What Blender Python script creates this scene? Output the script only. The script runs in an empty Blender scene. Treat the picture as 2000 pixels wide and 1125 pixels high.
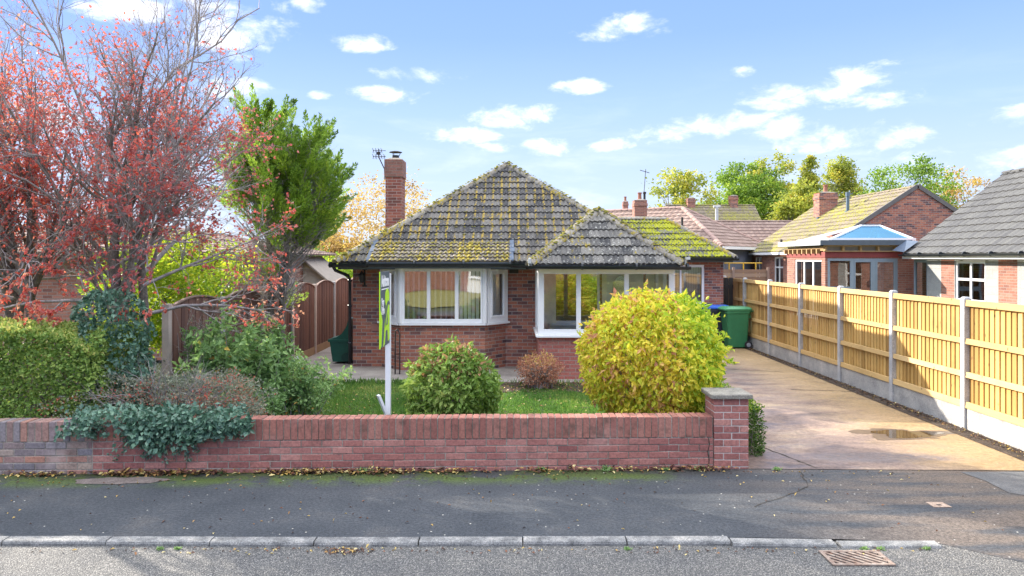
EXPO=1.5; SUN_E=3.8; SKY_S=.06
import bpy, math, random
import numpy as np
from mathutils import Vector

random.seed(7)
R = math.radians
COL = bpy.context.scene.collection
SC = bpy.context.scene
OFF = {}

# ------------------------------------------------------------------ object helpers
def tag(o, label=None, cat=None, group=None, kind=None):
    if label: o['label'] = label
    if cat: o['category'] = cat
    if group: o['group'] = group
    if kind: o['kind'] = kind
    return o

def root(name, label, cat, loc=(0, 0, 0), group=None, rz=0):
    o = bpy.data.objects.new(name, None)
    COL.objects.link(o)
    o.location = loc
    o.rotation_euler = (0, 0, rz)
    o.empty_display_size = 0.1
    OFF[o.name] = Vector(loc)
    return tag(o, label, cat, group)

def link(o, parent):
    COL.objects.link(o)
    if parent is not None:
        o.parent = parent
        OFF[o.name] = OFF.get(parent.name, Vector((0, 0, 0)))
    else:
        OFF[o.name] = Vector((0, 0, 0))

def kids(o):
    return [c for c in bpy.data.objects if c.parent == o]

def copy_tree(o, parent=None):
    c = o.copy()
    COL.objects.link(c)
    if parent is not None: c.parent = parent
    for ch in kids(o):
        copy_tree(ch, c)
    return c

def box_uv(me):
    n = len(me.loops)
    if n == 0: return
    uvl = me.uv_layers.new(name='UVMap')
    co = np.empty(len(me.vertices) * 3, dtype=np.float32); me.vertices.foreach_get('co', co); co = co.reshape(-1, 3)
    li = np.empty(n, dtype=np.int32); me.loops.foreach_get('vertex_index', li)
    pn = np.empty(len(me.polygons) * 3, dtype=np.float32); me.polygons.foreach_get('normal', pn); pn = pn.reshape(-1, 3)
    lt = np.empty(len(me.polygons), dtype=np.int32); me.polygons.foreach_get('loop_total', lt)
    nl = np.repeat(pn, lt, axis=0)
    c = co[li]
    flat = np.abs(nl[:, 2]) > 0.8
    h = np.hypot(nl[:, 0], nl[:, 1]) + 1e-9
    tx, ty = -nl[:, 1] / h, nl[:, 0] / h
    u = np.where(flat, c[:, 0], c[:, 0] * tx + c[:, 1] * ty)
    v = np.where(flat, c[:, 1], c[:, 2])
    uv = np.stack([u, v], axis=1).astype(np.float32).ravel()
    uvl.data.foreach_set('uv', uv)

def np_mesh(name, V, F, mat, parent=None, rnd=None, smooth=False, local=False, uv=False, midx=None, mats=None):
    """V (n,3) array, F (m,k) index array -> one mesh object"""
    V = np.asarray(V, dtype=np.float32).reshape(-1, 3)
    F = np.asarray(F, dtype=np.int32)
    me = bpy.data.meshes.new(name)
    k = F.shape[1]
    me.vertices.add(len(V)); me.loops.add(F.size); me.polygons.add(len(F))
    if parent is not None and not local:
        off = OFF.get(parent.name, Vector((0, 0, 0)))
        V = V - np.array(off[:], dtype=np.float32)
    me.vertices.foreach_set('co', V.ravel())
    me.loops.foreach_set('vertex_index', F.ravel())
    me.polygons.foreach_set('loop_start', np.arange(0, F.size, k, dtype=np.int32))
    me.update(calc_edges=True)
    for m in (mats or [mat]): me.materials.append(m)
    if midx is not None: me.polygons.foreach_set('material_index', np.asarray(midx, dtype=np.int32))
    if rnd is not None:
        a = me.attributes.new('rnd', 'FLOAT', 'FACE')
        a.data.foreach_set('value', np.asarray(rnd, dtype=np.float32))
    me.polygons.foreach_set('use_smooth', np.full(len(F), bool(smooth)))
    if uv: box_uv(me)
    me.update()
    o = bpy.data.objects.new(name, me)
    link(o, parent)
    return o

class MB:
    """collects faces, builds ONE mesh"""
    def __init__(s): s.v = []; s.f = []; s.m = []; s.r = []
    def face(s, pts, m=0, r=0.5):
        b = len(s.v); s.v += [tuple(p) for p in pts]
        s.f.append(tuple(range(b, b + len(pts)))); s.m.append(m); s.r.append(r)
    def hexa(s, c, m=0, r=None):
        """8 corners: bottom 4 ccw, top 4 ccw"""
        if r is None: r = random.random()
        b = len(s.v); s.v += [tuple(p) for p in c]
        for q in ((0, 3, 2, 1), (4, 5, 6, 7), (0, 1, 5, 4), (1, 2, 6, 5), (2, 3, 7, 6), (3, 0, 4, 7)):
            s.f.append(tuple(b + i for i in q)); s.m.append(m); s.r.append(r)
    def box(s, x0, x1, y0, y1, z0, z1, m=0, r=None):
        s.hexa([(x0, y0, z0), (x1, y0, z0), (x1, y1, z0), (x0, y1, z0), (x0, y0, z1), (x1, y0, z1), (x1, y1, z1), (x0, y1, z1)], m, r)
    def obox(s, O, u, n, u0, u1, d0, d1, z0, z1, m=0, r=None):
        """box in a wall frame: O origin, u along wall, n outwards (both horizontal unit)"""
        O = Vector(O); u = Vector(u); n = Vector(n)
        def P(a, d, z): return O + u * a + n * d + Vector((0, 0, z))
        # keep orientation outward: order depends on handedness
        c = [(u0, d0), (u1, d0), (u1, d1), (u0, d1)]
        if u.cross(n).z < 0: c = c[::-1]
        s.hexa([P(a, d, z0) for a, d in c] + [P(a, d, z1) for a, d in c], m, r)
    def bar(s, a, b, w, h=None, m=0, r=None, up=(0, 0, 1)):
        """rectangular bar from a to b"""
        a = Vector(a); b = Vector(b); h = h or w
        t = (b - a).normalized(); up = Vector(up)
        if abs(t.dot(up)) > .95: up = Vector((1, 0, 0))
        x = t.cross(up).normalized(); y = x.cross(t).normalized()
        q = [(-w / 2, -h / 2), (w / 2, -h / 2), (w / 2, h / 2), (-w / 2, h / 2)]
        s.hexa([a + x * i + y * j for i, j in q][::-1] + [b + x * i + y * j for i, j in q][::-1], m, r)
    def tube(s, pts, rad, sides=8, m=0, r=0.5, cap=True):
        pts = [Vector(p) for p in pts]
        if not hasattr(rad, '__len__'): rad = [rad] * len(pts)
        b = len(s.v); n = len(pts)
        ref = Vector((0, 0, 1))
        t0 = (pts[-1] - pts[0]).normalized()
        if abs(t0.dot(ref)) > .9: ref = Vector((0, 1, 0))
        for i, p in enumerate(pts):
            t = (pts[min(i + 1, n - 1)] - pts[max(i - 1, 0)]).normalized()
            x = t.cross(ref).normalized(); y = t.cross(x).normalized()
            for k in range(sides):
                a = 2 * math.pi * k / sides
                s.v.append(tuple(p + (x * math.cos(a) + y * math.sin(a)) * rad[i]))
        for i in range(n - 1):
            for k in range(sides):
                k2 = (k + 1) % sides
                s.f.append((b + i * sides + k, b + i * sides + k2, b + (i + 1) * sides + k2, b + (i + 1) * sides + k)); s.m.append(m); s.r.append(r)
        if cap:
            s.f.append(tuple(b + k for k in range(sides))[::-1]); s.m.append(m); s.r.append(r)
            s.f.append(tuple(b + (n - 1) * sides + k for k in range(sides))); s.m.append(m); s.r.append(r)
    def lathe(s, prof, c, sides=20, m=0, r=.5, axis='z'):
        """prof list of (radius, height)"""
        b = len(s.v); c = Vector(c)
        for rr, h in prof:
            for k in range(sides):
                a = 2 * math.pi * k / sides
                p = (rr * math.cos(a), rr * math.sin(a), h)
                if axis == 'x': p = (h, p[0], p[1])
                if axis == 'y': p = (p[1], h, p[0])
                s.v.append(tuple(c + Vector(p)))
        for i in range(len(prof) - 1):
            for k in range(sides):
                k2 = (k + 1) % sides
                s.f.append((b + i * sides + k, b + i * sides + k2, b + (i + 1) * sides + k2, b + (i + 1) * sides + k)); s.m.append(m); s.r.append(r)
        s.f.append(tuple(b + k for k in range(sides))[::-1]); s.m.append(m); s.r.append(r)
        s.f.append(tuple(b + (len(prof) - 1) * sides + k for k in range(sides))); s.m.append(m); s.r.append(r)
    def prism(s, outline, d, m=0, r=.5):
        """outline: list of 3D points, extruded by vector d"""
        d = Vector(d); o = [Vector(p) for p in outline]
        s.face(o[::-1], m, r); s.face([p + d for p in o], m, r)
        n = len(o)
        for i in range(n):
            j = (i + 1) % n
            s.face([o[i], o[j], o[j] + d, o[i] + d], m, r)
    def build(s, name, mats, parent=None, smooth=False, bevel=0, local=False, uv=True, segs=2):
        if not isinstance(mats, (list, tuple)): mats = [mats]
        off = Vector((0, 0, 0))
        if parent is not None and not local: off = OFF.get(parent.name, off)
        me = bpy.data.meshes.new(name)
        me.from_pydata([(x - off[0], y - off[1], z - off[2]) for x, y, z in s.v], [], s.f)
        for m in mats: me.materials.append(m)
        me.polygons.foreach_set('material_index', np.array(s.m, dtype=np.int32))
        a = me.attributes.new('rnd', 'FLOAT', 'FACE'); a.data.foreach_set('value', np.array(s.r, dtype=np.float32))
        me.polygons.foreach_set('use_smooth', np.full(len(s.f), bool(smooth)))
        me.update()
        if uv: box_uv(me)
        o = bpy.data.objects.new(name, me)
        link(o, parent)
        if bevel:
            b = o.modifiers.new('bevel', 'BEVEL'); b.width = bevel; b.segments = segs; b.limit_method = 'ANGLE'; b.angle_limit = R(40)
        return o

def struct(name, mb, mats, **k):
    o = mb.build(name, mats, **k); o['kind'] = 'structure'; return o

# ------------------------------------------------------------------ material helpers
def N(nt, typ, ins=None, **props):
    n = nt.nodes.new('ShaderNode' + typ)
    for k, v in props.items(): setattr(n, k, v)
    for k, v in (ins or {}).items():
        if isinstance(v, bpy.types.NodeSocket): nt.links.new(v, n.inputs[k])
        elif isinstance(v, (tuple, list)) and len(v) == 3 and n.inputs[k].type == 'RGBA': n.inputs[k].default_value = (*v, 1)
        else: n.inputs[k].default_value = v
    return n

def M(nt, op, a, b=None, clamp=False):
    n = nt.nodes.new('ShaderNodeMath'); n.operation = op; n.use_clamp = clamp
    for i, v in enumerate((a, b)):
        if v is None: continue
        if isinstance(v, bpy.types.NodeSocket): nt.links.new(v, n.inputs[i])
        else: n.inputs[i].default_value = v
    return n.outputs[0]

def mix(nt, fac, a, b, mode='MIX'):
    n = nt.nodes.new('ShaderNodeMix'); n.data_type = 'RGBA'; n.blend_type = mode
    for k, v in ((0, fac), (6, a), (7, b)):
        if isinstance(v, bpy.types.NodeSocket): nt.links.new(v, n.inputs[k])
        elif k == 0: n.inputs[0].default_value = v
        else: n.inputs[k].default_value = (*v, 1)
    return n.outputs[2]

def ramp(nt, fac, stops, interp='LINEAR'):
    n = nt.nodes.new('ShaderNodeValToRGB'); nt.links.new(fac, n.inputs[0]); r = n.color_ramp; r.interpolation = interp
    while len(r.elements) < len(stops): r.elements.new(0.5)
    for e, (p, c) in zip(r.elements, stops):
        e.position = p; e.color = (*c, 1) if len(c) == 3 else c
    return n.outputs[0]

def mask(nt, v, lo, hi):
    n = nt.nodes.new('ShaderNodeMapRange'); n.interpolation_type = 'SMOOTHSTEP'
    nt.links.new(v, n.inputs[0]); n.inputs[1].default_value = lo; n.inputs[2].default_value = hi
    return n.outputs[0]

def noise(nt, vec, scale, detail=4, rough=.55, dist=0):
    n = N(nt, 'TexNoise', {'Scale': scale, 'Detail': detail, 'Roughness': rough, 'Distortion': dist})
    if vec is not None: nt.links.new(vec, n.inputs['Vector'])
    return n.outputs[0]

def new_mat(name):
    m = bpy.data.materials.new(name); m.use_nodes = True; nt = m.node_tree; nt.nodes.clear()
    out = nt.nodes.new('ShaderNodeOutputMaterial')
    return m, nt, out

def finish(nt, out, col, rough=.8, bump=None, bstr=.3, bdist=.01, metal=0, spec=.5, coat=0):
    p = nt.nodes.new('ShaderNodeBsdfPrincipled')
    for k, v in (('Base Color', col), ('Roughness', rough), ('Metallic', metal), ('Specular IOR Level', spec), ('Coat Weight', coat)):
        if isinstance(v, bpy.types.NodeSocket): nt.links.new(v, p.inputs[k])
        else: p.inputs[k].default_value = (*v, 1) if k == 'Base Color' else v
    if bump is not None:
        b = N(nt, 'Bump', {'Strength': bstr, 'Distance': bdist, 'Height': bump}); nt.links.new(b.outputs[0], p.inputs['Normal'])
    nt.links.new(p.outputs[0], out.inputs[0])
    return p

def objco(nt): return nt.nodes.new('ShaderNodeTexCoord').outputs['Object']
def rndat(nt): return N(nt, 'Attribute', attribute_name='rnd').outputs['Fac']

def mottled(name, stops, scale=3, rough=.8, fine=60, fine_amt=.15, bstr=.3, bdist=.004, metal=0, spec=.5, use_rnd=0):
    m, nt, out = new_mat(name); c = objco(nt)
    a = noise(nt, c, scale, 6, .6)
    if use_rnd:
        a = M(nt, 'ADD', M(nt, 'MULTIPLY', a, 1 - use_rnd), M(nt, 'MULTIPLY', rndat(nt), use_rnd))
    col = ramp(nt, a, stops)
    f = noise(nt, c, fine, 3, .6)
    col = mix(nt, fine_amt, col, ramp(nt, f, [(.3, (0, 0, 0)), (.7, (1, 1, 1))]), 'OVERLAY')
    finish(nt, out, col, rough, f, bstr, bdist, metal, spec)
    return m

def brick_mat(name, cols, mortar, bw=.225, rh=.075, ms=.006, dirt=.3, rough=.85, soot=None):
    m, nt, out = new_mat(name)
    tc = nt.nodes.new('ShaderNodeTexCoord'); uv = tc.outputs['UV']; oc = tc.outputs['Object']
    b = N(nt, 'TexBrick', {'Vector': uv, 'Color1': (0, 0, 0), 'Color2': (1, 1, 1), 'Mortar': (.5, .5, .5), 'Scale': 1.0, 'Mortar Size': ms, 'Mortar Smooth': .2, 'Bias': 0.0, 'Brick Width': bw, 'Row Height': rh}, offset=.5)
    n1 = noise(nt, oc, 2.2, 5, .6)
    t = M(nt, 'ADD', b.outputs['Color'], M(nt, 'MULTIPLY', M(nt, 'SUBTRACT', n1, .5), .7), True)
    k = len(cols)
    col = ramp(nt, t, [(i / (k - 1), c) for i, c in enumerate(cols)])
    n2 = noise(nt, oc, 45, 4, .65)
    col = mix(nt, .45, col, ramp(nt, n2, [(.25, (.12, .12, .12)), (.75, (.9, .9, .9))]), 'OVERLAY')
    mo = mix(nt, n1, mortar, tuple(x * .6 for x in mortar))
    col = mix(nt, b.outputs['Fac'], col, mo)
    n3 = noise(nt, oc, 1.1, 6, .7)
    col = mix(nt, M(nt, 'MULTIPLY', mask(nt, n3, .5, .75), dirt), col, (.09, .075, .065))
    h = M(nt, 'ADD', M(nt, 'MULTIPLY', b.outputs['Fac'], -1), M(nt, 'MULTIPLY', n2, .35))
    finish(nt, out, col, rough, h, .8, .008, spec=.3)
    return m

def leaf_mat(name, stops, trans=.35, rough=.5, spec=.35, tint=1.0):
    m, nt, out = new_mat(name)
    col = ramp(nt, rndat(nt), stops)
    p = nt.nodes.new('ShaderNodeBsdfPrincipled'); nt.links.new(col, p.inputs['Base Color'])
    p.inputs['Roughness'].default_value = rough; p.inputs['Specular IOR Level'].default_value = spec
    t = nt.nodes.new('ShaderNodeBsdfTranslucent')
    c2 = mix(nt, 1, col, (1.0 * tint, 1.0 * tint, .75 * tint), 'MULTIPLY'); nt.links.new(c2, t.inputs[0])
    s = N(nt, 'MixShader', {0: trans}); nt.links.new(p.outputs[0], s.inputs[1]); nt.links.new(t.outputs[0], s.inputs[2])
    nt.links.new(s.outputs[0], out.inputs[0])
    return m

def plain(name, col, rough=.5, metal=0, spec=.5, var=.12, scale=6, bstr=.1):
    c = np.array(col)
    return mottled(name, [(.3, tuple(c * (1 - var))), (.7, tuple(np.minimum(c * (1 + var), 1)))], scale, rough, 90, .06, bstr, .001, metal, spec)

def glass_mat(name, base=.12, tint=(1, 1, 1), gcol=(1, 1, 1)):
    m, nt, out = new_mat(name)
    fr = N(nt, 'Fresnel', {'IOR': 1.5}).outputs[0]
    f = M(nt, 'ADD', M(nt, 'MULTIPLY', fr, 1.2), base, True)
    tr = nt.nodes.new('ShaderNodeBsdfTransparent'); tr.inputs[0].default_value = (*tint, 1)
    gl = nt.nodes.new('ShaderNodeBsdfGlossy'); gl.inputs['Roughness'].default_value = .015; gl.inputs[0].default_value = (*gcol, 1)
    nn = noise(nt, objco(nt), 1.3, 1); b = N(nt, 'Bump', {'Strength': .05, 'Distance': .05, 'Height': nn}); nt.links.new(b.outputs[0], gl.inputs['Normal'])
    s = N(nt, 'MixShader', {0: f}); nt.links.new(tr.outputs[0], s.inputs[1]); nt.links.new(gl.outputs[0], s.inputs[2])
    nt.links.new(s.outputs[0], out.inputs[0])
    return m
# ------------------------------------------------------------------ materials
house_brick = brick_mat('house_brick', [(.12, .075, .08), (.25, .11, .09), (.42, .16, .10), (.34, .125, .095), (.50, .21, .13), (.19, .105, .10)], (.50, .46, .41), dirt=.2)
porch_brick = brick_mat('porch_brick', [(.33, .10, .085), (.42, .15, .12), (.36, .12, .10), (.45, .19, .15)], (.40, .37, .33), dirt=.1)
far_brick = brick_mat('far_brick', [(.22, .10, .08), (.38, .17, .12), (.30, .13, .09), (.42, .2, .15)], (.42, .38, .34), dirt=.15)
block_mat = brick_mat('grey_blockwork', [(.30, .31, .31), (.38, .39, .38), (.34, .34, .33)], (.46, .45, .43), bw=.45, rh=.225, ms=.01, dirt=.1)
render_cream = plain('cream_render', (.62, .56, .45), .9)

def brick_geo_mat(name, cols, dirt, efflo=.3):
    """for modelled bricks: colour per brick from rnd"""
    m, nt, out = new_mat(name); c = objco(nt)
    k = len(cols)
    col = ramp(nt, rndat(nt), [(i / (k - 1), x) for i, x in enumerate(cols)])
    n1 = noise(nt, c, 40, 5, .65); n2 = noise(nt, c, 1.6, 6, .65); n3 = noise(nt, c, 7, 5, .6)
    col = mix(nt, .5, col, ramp(nt, n1, [(.25, (.15, .15, .15)), (.75, (.85, .85, .85))]), 'OVERLAY')
    col = mix(nt, M(nt, 'MULTIPLY', mask(nt, n2, .55, .75), efflo), col, (.50, .42, .39))
    col = mix(nt, M(nt, 'MULTIPLY', mask(nt, n3, .52, .72), dirt), col, (.07, .06, .045))
    finish(nt, out, col, .88, M(nt, 'ADD', n1, n3), .6, .006, spec=.3)
    return m
wall_brick = brick_geo_mat('red_wall_brick', [(.25, .095, .085), (.37, .155, .13), (.34, .14, .12), (.44, .21, .175), (.28, .11, .10)], .4, .16)
coping_brick = brick_geo_mat('weathered_coping_brick', [(.26, .105, .085), (.35, .15, .115), (.30, .125, .10), (.38, .18, .14)], .6, .2)
old_brick = brick_geo_mat('old_wall_brick', [(.17, .16, .18), (.27, .20, .19), (.42, .20, .14), (.22, .20, .22), (.40, .30, .24), (.24, .15, .14)], .35, .5)
mortar_mat = mottled('mortar', [(.3, (.17, .145, .12)), (.7, (.38, .34, .29))], 3, .95, 60, .3, .5)

def tile_mat(name, base, light, moss_amt, moss_cols=((.20, .16, .03), (.50, .38, .06)), mscale=1.6, lich=.4, stripe=.0):
    m, nt, out = new_mat(name); c = objco(nt)
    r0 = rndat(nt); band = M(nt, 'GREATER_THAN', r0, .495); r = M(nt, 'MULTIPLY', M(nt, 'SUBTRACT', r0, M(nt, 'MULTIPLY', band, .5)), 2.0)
    n1 = noise(nt, c, 3.5, 6, .65); n2 = noise(nt, c, 30, 4, .7); n3 = noise(nt, c, mscale, 4, .6); n4 = N(nt, 'TexNoise', {'Vector': N(nt, 'Mapping', {'Vector': c, 'Scale': (1, .45, .45)}).outputs[0], 'Scale': 20.0, 'Detail': 5.0, 'Roughness': .7}).outputs[0]
    t = M(nt, 'ADD', M(nt, 'MULTIPLY', r, .5), M(nt, 'MULTIPLY', n1, .5))
    col = ramp(nt, t, [(.2, base), (.5, tuple((a + b) / 2 for a, b in zip(base, light))), (.8, light)])
    col = mix(nt, .5, col, ramp(nt, n2, [(.3, (.2, .2, .2)), (.7, (.8, .8, .8))]), 'OVERLAY')
    lm = M(nt, 'MULTIPLY', mask(nt, noise(nt, c, 22, 3, .5), .6, .68), lich)
    col = mix(nt, lm, col, (.5, .5, .44))
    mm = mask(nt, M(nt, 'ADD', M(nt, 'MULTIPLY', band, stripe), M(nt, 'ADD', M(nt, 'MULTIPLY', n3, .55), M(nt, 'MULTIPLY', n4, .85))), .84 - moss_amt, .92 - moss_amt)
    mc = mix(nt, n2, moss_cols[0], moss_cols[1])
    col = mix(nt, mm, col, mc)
    h = M(nt, 'ADD', n2, M(nt, 'MULTIPLY', mm, 1.5))
    finish(nt, out, col, .9, h, .6, .012, spec=.25)
    return m
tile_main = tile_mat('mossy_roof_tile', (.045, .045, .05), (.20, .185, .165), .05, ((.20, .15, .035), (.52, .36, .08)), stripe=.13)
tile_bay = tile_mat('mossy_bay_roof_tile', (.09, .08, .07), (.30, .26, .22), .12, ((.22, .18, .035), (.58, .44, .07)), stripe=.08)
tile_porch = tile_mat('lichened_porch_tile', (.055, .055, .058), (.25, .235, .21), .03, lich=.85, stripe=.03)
tile_wing = tile_mat('bright_mossy_tile', (.10, .10, .09), (.20, .19, .16), .20, ((.20, .22, .02), (.50, .50, .03)))
hip_tile = tile_mat('hip_ridge_tile', (.20, .18, .15), (.36, .33, .28), .13)
tile_far_moss = tile_mat('far_mossy_tile', (.17, .14, .11), (.27, .22, .17), .16, ((.22, .21, .05), (.36, .33, .06)), .5, 0)
tile_brown = tile_mat('brown_roof_tile', (.21, .145, .12), (.33, .24, .20), .0, lich=0)
tile_grey = tile_mat('new_grey_roof_tile', (.085, .085, .088), (.125, .125, .12), -.5, lich=0)

pvc = plain('white_pvc', (.88, .89, .90), .35, var=.03)
pvc_grey = plain('grey_blue_frame', (.25, .31, .36), .45, var=.04)
fascia_black = plain('black_plastic', (.018, .022, .026), .3, var=.3)
fascia_grey = plain('grey_fascia', (.09, .11, .13), .5)
lead = plain('lead_flashing', (.07, .10, .15), .7)
iron = plain('dark_iron', (.03, .025, .022), .6, var=.4)
rust = mottled('rusty_iron', [(.3, (.16, .09, .06)), (.6, (.32, .25, .20)), (.8, (.42, .38, .33))], 15, .8, 80, .3)
glass = glass_mat('window_glass', .19)
glass_side = glass_mat('side_window_glass', .08)
glass_porch = glass_mat('porch_glass', .03, (.93, .96, .95))
glass_dark = glass_mat('dark_window_glass', .10, (.6, .65, .65))
glass_roof = glass_mat('blue_roof_glass', .14, (.10, .42, .62), (.3, .65, .9))
blind_mat = plain('vertical_blind_fabric', (.93, .92, .88), .8)
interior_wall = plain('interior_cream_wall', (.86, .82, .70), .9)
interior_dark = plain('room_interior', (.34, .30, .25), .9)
board_timber = plain('raw_timber', (.52, .34, .16), .8)
red_steel = plain('red_oxide_beam', (.25, .045, .04), .6)
concrete_post = mottled('concrete_post', [(.3, (.34, .35, .36)), (.7, (.50, .495, .48))], 5, .9, 80, .3, .4)
gravel_board_mat = mottled('concrete_gravel_board', [(.25, (.24, .24, .24)), (.5, (.36, .355, .34)), (.75, (.50, .48, .45))], 3, .9, 70, .3, .4)

def wood_mat(name, cols, ax=2, stretch=14, knots=True, rough=.75):
    m, nt, out = new_mat(name); c = objco(nt)
    sc = [stretch * 3, stretch * 3, stretch * 3]; sc[ax] = 1.6
    mp = N(nt, 'Mapping', {'Vector': c, 'Scale': tuple(sc)}); r = rndat(nt)
    n1 = N(nt, 'TexNoise', {'Vector': mp.outputs[0], 'Scale': 1.0, 'Detail': 4.0, 'Roughness': .6}).outputs[0]
    t = M(nt, 'ADD', M(nt, 'MULTIPLY', r, .6), M(nt, 'MULTIPLY', n1, .4))
    k = len(cols); col = ramp(nt, t, [(.15 + .7 * i / (k - 1), x) for i, x in enumerate(cols)])
    if knots:
        v = N(nt, 'TexVoronoi', {'Vector': N(nt, 'Mapping', {'Vector': c, 'Scale': (9, 9, 5)}).outputs[0], 'Scale': 1.0})
        km = mask(nt, v.outputs['Distance'], .16, .06)
        col = mix(nt, M(nt, 'MULTIPLY', km, .75), col, (.15, .075, .03))
    st = noise(nt, c, 1.2, 5, .7)
    col = mix(nt, M(nt, 'MULTIPLY', mask(nt, st, .5, .7), .3), col, tuple(x * .5 for x in cols[0]))
    finish(nt, out, col, rough, n1, .3, .003, spec=.3)
    return m
pine = wood_mat('new_pine_board', [(.30, .17, .05), (.47, .29, .09), (.57, .37, .125), (.66, .45, .18)])
pine_rail = wood_mat('new_pine_rail', [(.46, .30, .12), (.56, .38, .16), (.64, .46, .22)], 1)
brown_board = wood_mat('brown_stained_board', [(.10, .055, .045), (.15, .08, .06), (.20, .11, .08)], knots=False)
brown_cap = wood_mat('brown_capping', [(.22, .15, .12), (.30, .21, .17)], 1, knots=False)
kick_board = wood_mat('pale_kick_board', [(.34, .23, .13), (.42, .30, .18)], 1)

bark = mottled('grey_bark', [(.3, (.10, .085, .07)), (.6, (.19, .165, .14)), (.8, (.27, .25, .22))], 9, .95, 50, .4, .8, .01)
twig = mottled('twig_bark', [(.3, (.20, .175, .17)), (.7, (.42, .385, .37))], 6, .9, 40, .3)

# foliage
L_red = leaf_mat('red_leaf', [(0, (.17, .08, .10)), (.3, (.34, .14, .16)), (.55, (.54, .16, .16)), (.8, (.78, .14, .10)), (1, (.82, .45, .33))], .5)
L_yellow = leaf_mat('yellow_leaf', [(0, (.20, .40, .04)), (.25, (.46, .62, .06)), (.5, (.80, .76, .08)), (.74, (.90, .74, .12)), (.88, (.84, .52, .20)), (1, (.58, .26, .20))], .45)
L_bush = leaf_mat('green_bush_leaf', [(0, (.12, .22, .04)), (.4, (.24, .38, .08)), (.75, (.38, .50, .14)), (.93, (.55, .56, .20)), (1, (.42, .24, .13))], .4)
L_hedge = leaf_mat('hedge_leaf', [(0, (.09, .18, .04)), (.4, (.22, .35, .08)), (.75, (.40, .50, .13)), (1, (.74, .66, .25))], .4)
L_ivy = leaf_mat('ivy_leaf', [(0, (.05, .11, .07)), (.5, (.11, .22, .15)), (.8, (.21, .36, .24)), (.92, (.24, .36, .10)), (1, (.42, .46, .12))], .2, .35, .6)
L_coto = leaf_mat('cotoneaster_leaf', [(0, (.13, .16, .12)), (.45, (.27, .31, .24)), (.7, (.42, .42, .30)), (.82, (.52, .20, .14)), (1, (.62, .13, .09))], .35)
L_shrub = leaf_mat('shrub_leaf', [(0, (.12, .22, .08)), (.4, (.23, .38, .14)), (.8, (.38, .54, .22)), (.95, (.52, .50, .12)), (1, (.62, .38, .1))], .4)
L_conifer = leaf_mat('conifer_leaf', [(0, (.09, .15, .04)), (.35, (.22, .37, .055)), (.7, (.44, .60, .08)), (1, (.82, .82, .17))], .42)
L_spirea = leaf_mat('spirea_leaf', [(0, (.36, .15, .10)), (.5, (.60, .30, .22)), (.8, (.70, .44, .28)), (1, (.7, .58, .15))], .45)
L_lime = leaf_mat('lime_laurel_leaf', [(0, (.12, .24, .03)), (.4, (.32, .48, .04)), (.8, (.66, .68, .06)), (1, (.75, .62, .12))], .5)
L_far_yel = leaf_mat('far_yellow_leaf', [(0, (.20, .26, .05)), (.5, (.44, .48, .08)), (.8, (.64, .54, .10)), (1, (.62, .36, .09))], .45)
L_far_green = leaf_mat('far_green_leaf', [(0, (.09, .17, .04)), (.5, (.24, .38, .05)), (.8, (.44, .56, .07)), (1, (.62, .58, .09))], .45)
L_far_orange = leaf_mat('far_orange_leaf', [(0, (.34, .22, .10)), (.5, (.58, .40, .14)), (.8, (.72, .54, .16)), (1, (.52, .52, .14))], .45)
L_grass = leaf_mat('grass_blade', [(0, (.07, .16, .03)), (.5, (.14, .29, .06)), (.8, (.27, .40, .09)), (1, (.50, .48, .18))], .4)
L_litter = leaf_mat('litter_leaf', [(0, (.05, .03, .02)), (.4, (.12, .06, .04)), (.6, (.28, .12, .06)), (.8, (.55, .38, .10)), (1, (.70, .60, .30))], .15)
L_box = leaf_mat('box_hedge_leaf', [(0, (.03, .07, .02)), (.5, (.08, .16, .03)), (.85, (.2, .34, .04)), (1, (.4, .5, .06))], .3)
berry = plain('red_berry', (.5, .03, .02), .3)

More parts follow.
